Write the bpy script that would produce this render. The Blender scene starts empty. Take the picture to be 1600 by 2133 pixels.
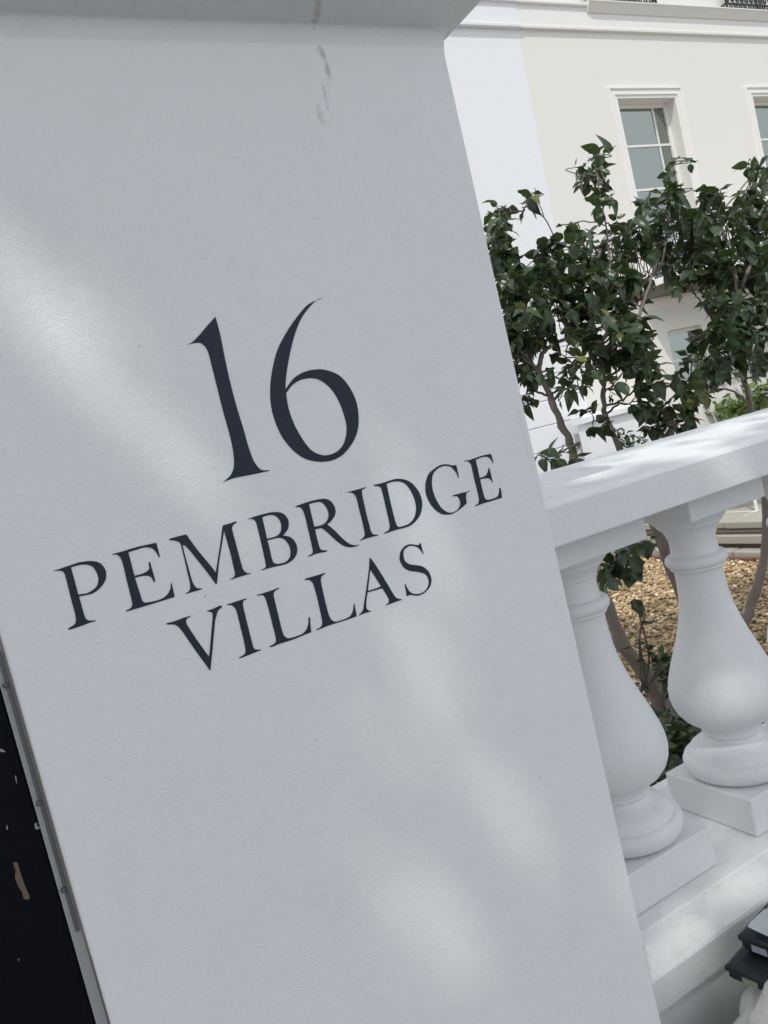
import bpy, bmesh, math, random
import numpy as np
from mathutils import Vector, Matrix

scene = bpy.context.scene
COL = scene.collection
rnd = random.Random(16)

# ------------------------------------------------------------------ camera
F_PX, CX, CY = 1660.0, 800.0, 1066.5
YAW, PITCH, ROLL = (math.radians(a) for a in (26.7, 4.57, -13.5))
_fw = np.array([math.sin(YAW)*math.cos(PITCH), math.cos(YAW)*math.cos(PITCH), -math.sin(PITCH)])
_r0 = np.array([math.cos(YAW), -math.sin(YAW), 0.0])
_u0 = np.cross(_r0, _fw)
_r = math.cos(ROLL)*_r0 + math.sin(ROLL)*_u0
_u = np.cross(_r, _fw)
cam_data = bpy.data.cameras.new('camera')
cam = bpy.data.objects.new('camera', cam_data)
COL.objects.link(cam)
cam.matrix_world = Matrix(((_r[0], _u[0], -_fw[0], 0), (_r[1], _u[1], -_fw[1], 0), (_r[2], _u[2], -_fw[2], 0), (0, 0, 0, 1)))
cam_data.sensor_fit = 'VERTICAL'
cam_data.sensor_height = 24.0
cam_data.lens = F_PX/2133.0*24.0
cam_data.clip_start = 0.02
cam_data.clip_end = 500
scene.camera = cam

# ------------------------------------------------------------------ light
SUN_DIR = Vector((0.34, 0.42, -0.84)).normalized()          # the way the light travels
world = bpy.data.worlds.new('World'); scene.world = world
world.use_nodes = True
nt = world.node_tree
for n in list(nt.nodes): nt.nodes.remove(n)
out = nt.nodes.new('ShaderNodeOutputWorld')
bg = nt.nodes.new('ShaderNodeBackground'); bg.inputs['Strength'].default_value = 0.10
sky = nt.nodes.new('ShaderNodeTexSky'); sky.sky_type = 'NISHITA'; sky.sun_disc = False
sky.sun_elevation = math.asin(-SUN_DIR.z)
sky.sun_rotation = math.atan2(-SUN_DIR.x, -SUN_DIR.y)
sky.air_density = 1.0; sky.dust_density = 4.0; sky.ozone_density = 1.0
tc = nt.nodes.new('ShaderNodeTexCoord')
cl = nt.nodes.new('ShaderNodeTexNoise'); cl.inputs['Scale'].default_value = 2.2; cl.inputs['Detail'].default_value = 6
ramp = nt.nodes.new('ShaderNodeValToRGB')
ramp.color_ramp.elements[0].position = 0.24; ramp.color_ramp.elements[0].color = (0, 0, 0, 1)
ramp.color_ramp.elements[1].position = 0.46; ramp.color_ramp.elements[1].color = (1, 1, 1, 1)
mix = nt.nodes.new('ShaderNodeMix'); mix.data_type = 'RGBA'
mix.inputs[7].default_value = (8.6, 9.2, 10.0, 1)           # hazy cloud, in the sky's own units
nt.links.new(tc.outputs['Generated'], cl.inputs['Vector'])
nt.links.new(cl.outputs['Fac'], ramp.inputs['Fac'])
nt.links.new(ramp.outputs['Color'], mix.inputs[0])
nt.links.new(sky.outputs['Color'], mix.inputs[6])
nt.links.new(mix.outputs[2], bg.inputs['Color'])
nt.links.new(bg.outputs['Background'], out.inputs['Surface'])

sun_data = bpy.data.lights.new('sun', 'SUN')
sun_data.energy = 2.0; sun_data.angle = math.radians(0.7); sun_data.color = (1.0, 0.96, 0.9)
sun = bpy.data.objects.new('sun', sun_data); COL.objects.link(sun)
sun.rotation_euler = SUN_DIR.to_track_quat('-Z', 'Y').to_euler()
sun.location = (-3, -4, 8)

scene.view_settings.view_transform = 'Standard'
scene.view_settings.look = 'None'
scene.view_settings.exposure = 0.17
scene.view_settings.gamma = 1.0
try:
    scene.cycles.use_denoising = True
    scene.cycles.max_bounces = 8
except Exception: pass

# ------------------------------------------------------------------ helpers
def at(px, py, Y):
    """the point at depth Y seen at a pixel of the photograph"""
    v = _r*(px-CX) - _u*(py-CY) + _fw*F_PX
    return Vector(v*(Y/v[1]))

class MB:
    def __init__(s): s.v = []; s.f = []; s.m = []
    def add(s, verts, faces, mat=0):
        o = len(s.v); s.v += [tuple(p) for p in verts]
        s.f += [tuple(i+o for i in f) for f in faces]; s.m += [mat]*len(faces)
    def box(s, x0, x1, y0, y1, z0, z1, mat=0):
        s.add([(x0,y0,z0),(x1,y0,z0),(x1,y1,z0),(x0,y1,z0),(x0,y0,z1),(x1,y0,z1),(x1,y1,z1),(x0,y1,z1)],
              [(0,3,2,1),(4,5,6,7),(0,1,5,4),(1,2,6,5),(2,3,7,6),(3,0,4,7)], mat)
    def extrude_x(s, prof, x0, x1, mat=0):
        """closed yz profile swept along x"""
        n = len(prof)
        s.add([(x0,y,z) for y,z in prof]+[(x1,y,z) for y,z in prof],
              [(i,(i+1)%n,n+(i+1)%n,n+i) for i in range(n)]+[tuple(range(n))[::-1], tuple(range(n,2*n))], mat)
    def sweep_rect(s, x0, x1, y0, y1, prof, mat=0, cap=True):
        """(offset, z) profile mitred round a rectangle"""
        R = []
        for d, z in prof: R += [(x0-d,y0-d,z),(x1+d,y0-d,z),(x1+d,y1+d,z),(x0-d,y1+d,z)]
        F = []
        for k in range(len(prof)-1):
            for i in range(4):
                j = (i+1) % 4; F.append((4*k+i, 4*k+j, 4*k+4+j, 4*k+4+i))
        if cap: F += [(3,2,1,0), tuple(4*(len(prof)-1)+i for i in range(4))]
        s.add(R, F, mat)
    def lathe(s, cx, cy, prof, n=48, mat=0, cap=True):
        V = []; F = []
        for r, z in prof:
            for i in range(n):
                a = 2*math.pi*i/n; V.append((cx+r*math.cos(a), cy+r*math.sin(a), z))
        for k in range(len(prof)-1):
            for i in range(n):
                j = (i+1) % n; F.append((k*n+i, k*n+j, (k+1)*n+j, (k+1)*n+i))
        if cap:
            F.append(tuple(range(n))[::-1]); F.append(tuple((len(prof)-1)*n+i for i in range(n)))
        s.add(V, F, mat)
    def tube(s, pts, rad, n=7, mat=0):
        pts = [Vector(p) for p in pts]
        if not hasattr(rad, '__len__'): rad = [rad]*len(pts)
        V = []; F = []; up = None
        for k, p in enumerate(pts):
            t = (pts[min(k+1, len(pts)-1)]-pts[max(k-1, 0)])
            if t.length < 1e-9: t = Vector((0, 0, 1))
            t.normalize()
            if up is None: up = Vector((0, 0, 1)) if abs(t.z) < .9 else Vector((1, 0, 0))
            a = t.cross(up)
            if a.length < 1e-6: a = t.orthogonal()
            a.normalize(); b = a.cross(t).normalized(); up = b
            for i in range(n):
                w = 2*math.pi*i/n; V.append(p+a*(rad[k]*math.cos(w))+b*(rad[k]*math.sin(w)))
        for k in range(len(pts)-1):
            for i in range(n):
                j = (i+1) % n; F.append((k*n+i, k*n+j, (k+1)*n+j, (k+1)*n+i))
        F.append(tuple(range(n))[::-1]); F.append(tuple((len(pts)-1)*n+i for i in range(n)))
        s.add(V, F, mat)
    def build(s, name, mats, parent=None, smooth=False, bevel=0.0, angle=35):
        me = bpy.data.meshes.new(name); me.from_pydata(s.v, [], s.f)
        if not isinstance(mats, (list, tuple)): mats = [mats]
        for m in mats: me.materials.append(m)
        for p, mi in zip(me.polygons, s.m): p.material_index = mi
        bm = bmesh.new(); bm.from_mesh(me); bmesh.ops.recalc_face_normals(bm, faces=bm.faces)
        bm.to_mesh(me); bm.free()
        if smooth:
            me.polygons.foreach_set('use_smooth', [True]*len(me.polygons))
            try: me.set_sharp_from_angle(angle=math.radians(angle))
            except Exception: pass
        o = bpy.data.objects.new(name, me); COL.objects.link(o)
        if parent is not None: o.parent = parent
        if bevel:
            b = o.modifiers.new('bevel', 'BEVEL'); b.width = bevel; b.segments = 3; b.limit_method = 'ANGLE'
            b.angle_limit = math.radians(40); b.harden_normals = False
        return o

def thing(name, label, cat, group=None):
    o = bpy.data.objects.new(name, None); COL.objects.link(o); o.empty_display_size = .1
    return tag(o, label, cat, group)
def tag(o, label=None, cat=None, group=None, kind=None):
    if label: o['label'] = label
    if cat: o['category'] = cat
    if group: o['group'] = group
    if kind: o['kind'] = kind
    return o

def catmull(P, n=6, closed=False):
    P = [Vector(p) for p in P]; out = []
    N = len(P)
    for i in range(N if closed else N-1):
        a = P[(i-1) % N] if closed or i > 0 else P[0]
        b = P[i]; c = P[(i+1) % N]; d = P[(i+2) % N] if closed or i+2 < N else P[-1]
        for k in range(n):
            t = k/n
            out.append(.5*((2*b)+(c-a)*t+(2*a-5*b+4*c-d)*t*t+(3*b-a-3*c+d)*t**3))
    if not closed: out.append(P[-1])
    return out

# ------------------------------------------------------------------ materials
def new_mat(name, color, rough=.6, spec=.5, metallic=0.0):
    m = bpy.data.materials.new(name); m.use_nodes = True
    b = m.node_tree.nodes['Principled BSDF']
    b.inputs['Base Color'].default_value = (*color, 1)
    b.inputs['Roughness'].default_value = rough
    b.inputs['Metallic'].default_value = metallic
    b.inputs['Specular IOR Level'].default_value = spec
    return m
def nodes(m): return m.node_tree.nodes, m.node_tree.links, m.node_tree.nodes['Principled BSDF']
def noise(N, L, vec, scale, detail=4, rough=.5):
    n = N.new('ShaderNodeTexNoise'); n.inputs['Scale'].default_value = scale
    n.inputs['Detail'].default_value = detail; n.inputs['Roughness'].default_value = rough
    L.new(vec, n.inputs['Vector']); return n.outputs['Fac']
def ramp_node(N, L, fac, p0, p1, c0=(0,0,0), c1=(1,1,1)):
    r = N.new('ShaderNodeValToRGB'); e = r.color_ramp.elements
    e[0].position = p0; e[1].position = p1; e[0].color = (*c0, 1); e[1].color = (*c1, 1)
    L.new(fac, r.inputs['Fac']); return r.outputs['Color']
def mixc(N, L, fac, a, b):
    m = N.new('ShaderNodeMix'); m.data_type = 'RGBA'
    if hasattr(fac, 'is_linked') or not isinstance(fac, (int, float)): L.new(fac, m.inputs[0])
    else: m.inputs[0].default_value = fac
    for s, v in ((6, a), (7, b)):
        if isinstance(v, tuple): m.inputs[s].default_value = (*v, 1)
        else: L.new(v, m.inputs[s])
    return m.outputs[2]
def mathn(N, L, op, a, b=None, clamp=False):
    m = N.new('ShaderNodeMath'); m.operation = op; m.use_clamp = clamp
    for i, v in ((0, a), (1, b)):
        if v is None: continue
        if isinstance(v, (int, float)): m.inputs[i].default_value = v
        else: L.new(v, m.inputs[i])
    return m.outputs[0]
def bump(N, L, b, layers):
    prev = None
    for h, strength, dist in layers:
        bn = N.new('ShaderNodeBump'); bn.inputs['Strength'].default_value = strength
        bn.inputs['Distance'].default_value = dist
        L.new(h, bn.inputs['Height'])
        if prev: L.new(prev, bn.inputs['Normal'])
        prev = bn.outputs['Normal']
    L.new(prev, b.inputs['Normal'])

def masonry(name, color, dirt=(.45, .43, .38), amount=.25, fine=420, rough=.55, tint=.03, specks=False, stain=None, dirt_lo=.55, topdirt=0.0, bumpk=1.0):
    m = new_mat(name, color, rough); N, L, b = nodes(m)
    tcn = N.new('ShaderNodeTexCoord'); v = tcn.outputs['Object']
    big = noise(N, L, v, 3.0, 3); mid = noise(N, L, v, 14, 5, .6)
    lo = tuple(max(0, c*(1-tint)) for c in color); hi = tuple(min(1, c*(1+tint)) for c in color)
    c = mixc(N, L, big, lo, hi)
    d = ramp_node(N, L, mid, dirt_lo, dirt_lo+.28)
    c = mixc(N, L, mathn(N, L, 'MULTIPLY', d, amount), c, dirt)
    if topdirt:
        g = N.new('ShaderNodeNewGeometry'); sp = N.new('ShaderNodeSeparateXYZ'); L.new(g.outputs['Normal'], sp.inputs[0])
        up = ramp_node(N, L, sp.outputs[2], .35, .95)
        gr = ramp_node(N, L, noise(N, L, v, 16, 12, .82), .50, .74)
        c = mixc(N, L, mathn(N, L, 'MULTIPLY', mathn(N, L, 'MULTIPLY', up, gr), topdirt), c, (.36, .34, .28))
    if specks:
        vo = N.new('ShaderNodeTexVoronoi'); vo.inputs['Scale'].default_value = 22; L.new(v, vo.inputs['Vector'])
        sp_ = ramp_node(N, L, vo.outputs['Distance'], .012, .035, (1, 1, 1), (0, 0, 0))
        pick = ramp_node(N, L, noise(N, L, v, 9, 2), .50, .56)
        c = mixc(N, L, mathn(N, L, 'MULTIPLY', mathn(N, L, 'MULTIPLY', sp_, pick), .55), c, (.16, .17, .18))
    if stain:
        sep = N.new('ShaderNodeSeparateXYZ'); L.new(v, sep.inputs[0])
        wob = noise(N, L, v, 130, 8, .85); tot = None
        for sx, sz, rx, rz, k, col_ in stain:
            dx = mathn(N, L, 'DIVIDE', mathn(N, L, 'SUBTRACT', sep.outputs[0], sx), rx)
            dz = mathn(N, L, 'DIVIDE', mathn(N, L, 'SUBTRACT', sep.outputs[2], sz), rz)
            r2 = mathn(N, L, 'ADD', mathn(N, L, 'MULTIPLY', dx, dx), mathn(N, L, 'MULTIPLY', dz, dz))
            r2 = mathn(N, L, 'ADD', r2, mathn(N, L, 'MULTIPLY', mathn(N, L, 'SUBTRACT', wob, .5), 5.5))
            mk = ramp_node(N, L, r2, .0, 1.6, (k, k, k), (0, 0, 0))
            c = mixc(N, L, mk, c, col_)
    L.new(c, b.inputs['Base Color'])
    f = noise(N, L, v, fine, 2, .5); g2 = noise(N, L, v, fine*.22, 4, .6)
    layers = [(g2, .42*bumpk, .0026), (f, .55*bumpk, .0015)]
    if specks:
        vo2 = N.new('ShaderNodeTexVoronoi'); vo2.inputs['Scale'].default_value = 65; L.new(v, vo2.inputs['Vector'])
        bl = ramp_node(N, L, vo2.outputs['Distance'], .03, .16, (1, 1, 1), (0, 0, 0))
        layers.append((mathn(N, L, 'MULTIPLY', bl, ramp_node(N, L, noise(N, L, v, 37, 2), .56, .6)), .5, .0010))
    bump(N, L, b, layers)
    return m

BR = (.28, .23, .18)
M = {}
M['pier'] = masonry('pier_paint', (.775, .785, .785), (.57, .58, .59), .20, 420, .5, .035, specks=True, bumpk=.62, stain=[
    (.4885,.478,.0022,.022,.6,(.34,.31,.28)), (.4915,.452,.002,.022,.5,(.36,.35,.33)), (.487,.432,.0014,.016,.5,(.4,.38,.36)), (.480,.416,.0014,.02,.5,(.42,.4,.38)),
    (.485, .487, .006, .011, .55, BR), (.489, .468, .006, .010, .30, (.38, .36, .34)), (.492, .449, .0045, .016, .5, (.36, .35, .33)),
    (.482, .425, .002, .02, .25, (.45, .44, .42)), (.468, .395, .0045, .014, .42, (.40, .38, .35)), (.514, .519, .004, .008, .4, BR),
    (.655, -.03, .004, .06, .15, (.5, .47, .43))])
M['white'] = masonry('white_paint', (.76, .77, .77), (.52, .52, .5), .18, 300, .5, .02, topdirt=.45)
M['baluster'] = masonry('baluster_paint', (.74, .75, .75), (.58, .57, .54), .14, 260, .5, .02, topdirt=.5, dirt_lo=.55)
M['course'] = masonry('course_paint', (.76, .77, .76), (.5, .49, .46), .2, 260, .6, .02, topdirt=.45)
M['cream'] = masonry('cream_stucco', (.775, .758, .705), (.62, .60, .54), .2, 60, .75, .015, bumpk=.3)
M['cream_trim'] = masonry('cream_trim', (.81, .80, .765), (.6, .57, .5), .10, 60, .7, .01, bumpk=.08)
M['house_white'] = masonry('white_stucco', (.80, .81, .83), (.62, .62, .6), .2, 60, .75, .015, bumpk=.3)
M['letter'] = new_mat('lettering_paint', (.014, .022, .036), .5, .3)
N, L, b = nodes(M['letter'])
t_ = N.new('ShaderNodeTexCoord').outputs['Object']
L.new(mixc(N, L, noise(N, L, t_, 40, 5), (.010, .019, .034), (.020, .032, .050)), b.inputs['Base Color'])
bump(N, L, b, [(noise(N, L, t_, 92, 4, .6), .35, .0022), (noise(N, L, t_, 420, 2), .3, .001)])
M['black'] = new_mat('black_iron', (.018, .02, .024), .45)
M['sash'] = new_mat('sash_paint', (.78, .78, .75), .4)
M['blind'] = new_mat('blind_fabric', (.34, .38, .39), .8)
M['curtain'] = new_mat('curtain_fabric', (.80, .84, .83), .9)
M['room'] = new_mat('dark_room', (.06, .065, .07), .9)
def glass_mat():
    m = bpy.data.materials.new('window_glass'); m.use_nodes = True
    N = m.node_tree.nodes; L = m.node_tree.links; N.clear()
    o = N.new('ShaderNodeOutputMaterial'); tr = N.new('ShaderNodeBsdfTransparent'); gl = N.new('ShaderNodeBsdfGlossy')
    gl.inputs['Roughness'].default_value = .015; gl.inputs['Color'].default_value = (.90, .98, .90, 1)
    tr.inputs['Color'].default_value = (.86, .92, .89, 1)
    fr = N.new('ShaderNodeFresnel'); fr.inputs['IOR'].default_value = 3.9
    nz = N.new('ShaderNodeTexNoise'); nz.inputs['Scale'].default_value = 1.6
    bn = N.new('ShaderNodeBump'); bn.inputs['Strength'].default_value = .15; bn.inputs['Distance'].default_value = .05
    L.new(nz.outputs['Fac'], bn.inputs['Height']); L.new(bn.outputs['Normal'], gl.inputs['Normal'])
    mx = N.new('ShaderNodeMixShader')
    L.new(fr.outputs[0], mx.inputs[0]); L.new(tr.outputs[0], mx.inputs[1]); L.new(gl.outputs[0], mx.inputs[2])
    L.new(mx.outputs[0], o.inputs[0]); return m
M['glass'] = glass_mat()

M['soffit'] = masonry('soffit_shade', (.15, .13, .105), (.25, .23, .2), .5, 60, .8, .04)  # dark brown with the shade under the balcony put into it
M['stone'] = masonry('paving_stone', (.36, .335, .28), (.3, .28, .24), .5, 120, .85, .08)
M['brick'] = masonry('brick_edging', (.17, .085, .06), (.2, .12, .09), .5, 120, .9, .1)
M['pavement'] = masonry('pavement_slabs', (.21, .205, .20), (.1, .1, .09), .4, 120, .85, .06)
M['asphalt'] = masonry('asphalt', (.055, .055, .058), (.03, .03, .03), .4, 160, .9, .1)
M['soil'] = masonry('soil', (.10, .075, .055), (.04, .03, .02), .6, 90, .95, .2, bumpk=3)
M['bark'] = masonry('bark', (.20, .165, .14), (.10, .09, .08), .6, 160, .85, .15, bumpk=2)
M['twig'] = masonry('twig_bark', (.10, .085, .07), (.06, .055, .05), .5, 160, .85, .15, bumpk=1)
M['chair'] = new_mat('white_metal', (.75, .76, .76), .4)
M['navy'] = masonry('navy_gate_paint', (.0022, .0032, .0065), (.006, .008, .012), .4, 200, .55, .2)
M['navy'].node_tree.nodes['Principled BSDF'].inputs['Specular IOR Level'].default_value = .12
M['grey_strip'] = masonry('grey_strip_paint', (.34, .35, .35), (.2, .2, .2), .4, 200, .6, .05)
M['steel'] = new_mat('worn_steel', (.14, .15, .16), .5, metallic=.6)
M['chip'] = new_mat('bare_timber', (.14, .10, .065), .8)
M['chip_white'] = new_mat('old_white_paint', (.26, .27, .27), .6)

# ================================================================== setting
PAVE, GARD = -1.5, -1.2
g = MB(); g.add([(-60,-60,PAVE-.13),(60,-60,PAVE-.13),(60,60,PAVE-.13),(-60,60,PAVE-.13)], [(0,1,2,3)])
tag(g.build('ground', M['soil']), kind='structure')
g = MB(); g.box(-14, 16, -3.9, 1.0, PAVE-.015, PAVE)
tag(g.build('pavement', M['pavement']), kind='structure')
g = MB(); g.box(-14, 16, -4.06, -3.9, PAVE-.12, PAVE+.004)
tag(g.build('kerb', M['stone'], bevel=.01), kind='structure')
g = MB(); g.box(-14, 16, -12.0, -4.06, PAVE-.115, PAVE-.11)
tag(g.build('road', M['asphalt']), kind='structure')
g = MB(); g.box(-6, 22, 1.36, 8.5, PAVE-.01, GARD-.012)
tag(g.build('garden_bed', M['soil']), kind='structure')

# gravel: a sheet of real pebbles over a sandy bed
gm = new_mat('gravel', (.5, .37, .2), .7); N, L, b = nodes(gm)
at_ = N.new('ShaderNodeAttribute'); at_.attribute_name = 'tone'
sepc = N.new('ShaderNodeSeparateXYZ'); L.new(at_.outputs['Color'], sepc.inputs[0])
r = N.new('ShaderNodeValToRGB'); L.new(sepc.outputs[0], r.inputs['Fac'])
e = r.color_ramp.elements; e[0].position = 0; e[0].color = (.12, .078, .04, 1); e[1].position = 1; e[1].color = (.80, .70, .52, 1)
for p, c_ in ((.3, (.33, .22, .115)), (.6, (.46, .325, .175)), (.85, (.58, .455, .29))):
    k = e.new(p); k.color = (*c_, 1)
L.new(r.outputs[0], b.inputs['Base Color'])
M['gravel'] = gm
def pebbles(x0, x1, y0, y1, n, seed):
    rg = np.random.default_rng(seed)
    base = np.array([(1,0,0),(-1,0,0),(0,1,0),(0,-1,0),(0,0,1),(0,0,-1)], float)
    # octahedron once subdivided
    F8 = [(0,2,4),(2,1,4),(1,3,4),(3,0,4),(2,0,5),(1,2,5),(3,1,5),(0,3,5)]
    V = [tuple(p) for p in base]; F = []; cache = {}
    def mid(a, c):
        k = (min(a,c), max(a,c))
        if k not in cache:
            p = (np.array(V[a])+np.array(V[c]))/2; p /= np.linalg.norm(p); cache[k] = len(V); V.append(tuple(p))
        return cache[k]
    for a, c, d in F8:
        ab, bc, ca = mid(a,c), mid(c,d), mid(d,a)
        F += [(a,ab,ca),(ab,c,bc),(ca,bc,d),(ab,bc,ca)]
    V = np.array(V); F = np.array(F); nv = len(V)
    X = rg.uniform(x0, x1, n); Y = rg.uniform(y0, y1, n)
    size = rg.uniform(.0055, .015, n)
    allV = np.empty((n, nv, 3)); 
    for i in range(n):
        s_ = size[i]*np.array([rg.uniform(.8,1.35), rg.uniform(.7,1.1), rg.uniform(.5,.8)])
        a = rg.uniform(0, 6.28); ca, sa = math.cos(a), math.sin(a)
        p = V*(s_*(1+.16*rg.standard_normal((nv,1))))
        tx = rg.normal(0, .35); p = p@np.array([[1,0,0],[0,math.cos(tx),math.sin(tx)],[0,-math.sin(tx),math.cos(tx)]])
        q = np.stack([p[:,0]*ca-p[:,1]*sa, p[:,0]*sa+p[:,1]*ca, p[:,2]], 1)
        allV[i] = q+[X[i], Y[i], GARD+rg.uniform(-.002, .010)]
    allF = (F[None]+np.arange(n)[:,None,None]*nv).reshape(-1, 3)
    me = bpy.data.meshes.new('gravel'); me.from_pydata(allV.reshape(-1,3).tolist(), [], allF.tolist())
    at = me.color_attributes.new('tone', 'FLOAT_COLOR', 'POINT')
    tone = np.clip(rg.normal(.52, .24, n), 0, 1); c = np.repeat(tone, nv)
    col = np.stack([c, c, c, np.ones_like(c)], 1).astype(np.float32); at.data.foreach_set('color', col.ravel())
    me.materials.append(M['gravel']); me.polygons.foreach_set('use_smooth', [True]*len(me.polygons))
    return me
gv = bpy.data.objects.new('gravel', pebbles(1.35, 5.2, 1.4, 4.6, 34000, 3)); COL.objects.link(gv)
tag(gv, 'golden gravel covering the front garden behind the balusters', 'gravel', kind='stuff')
# sandy bed just under the pebbles, and the same gravel further off as a plain bed
g = MB(); g.box(1.0, 20, 1.40, 5.6, GARD-.011, GARD-.004)
M['sand'] = masonry('gravel_bed_sand', (.24, .18, .105), (.45, .36, .23), .8, 160, .95, .2, bumpk=3)
tag(g.build('gravel_bed', M['sand']), kind='structure')

# ================================================================== gate pier
PX0, PX1, PY0, PY1 = -.003, .666, .85, 1.46
pier = thing('gate_pier', 'white painted gate pier with black number and street lettering', 'gate pier')
pier.location = (0, 0, 0)
m = MB()
m.sweep_rect(PX0, PX1, PY0, PY1, [(0, PAVE), (0, -1.2), (0, -.6), (0, 0), (0, .3), (0, .60)])
m.build('shaft', M['pier'], pier, bevel=.0035)
m = MB()
prof = [(-.02, .4648), (-.0012, .4650), (-.0003, .474), (.0012, .485), (.0042, .4925), (.0085, .4975)]
for k in range(9):
    t = k/8; prof.append((.013+.057*t, .4995+.034*t+.002*math.sin(math.pi*t)))
prof += [(.072, .536), (.072, .545), (.086, .546), (.088, .549), (.088, .632), (.082, .636), (.06, .640), (-.2, .70)]
m.sweep_rect(PX0, PX1, PY0, PY1, prof)
M['pier_cap'] = masonry('pier_cap_paint', (.74, .75, .75), (.5, .5, .48), .2, 420, .5, .02, stain=[(.514, .519, .004, .008, .5, BR), (.485, .503, .006, .012, .5, BR)])
m.build('coping', M['pier_cap'], pier, smooth=True, angle=50)

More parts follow.
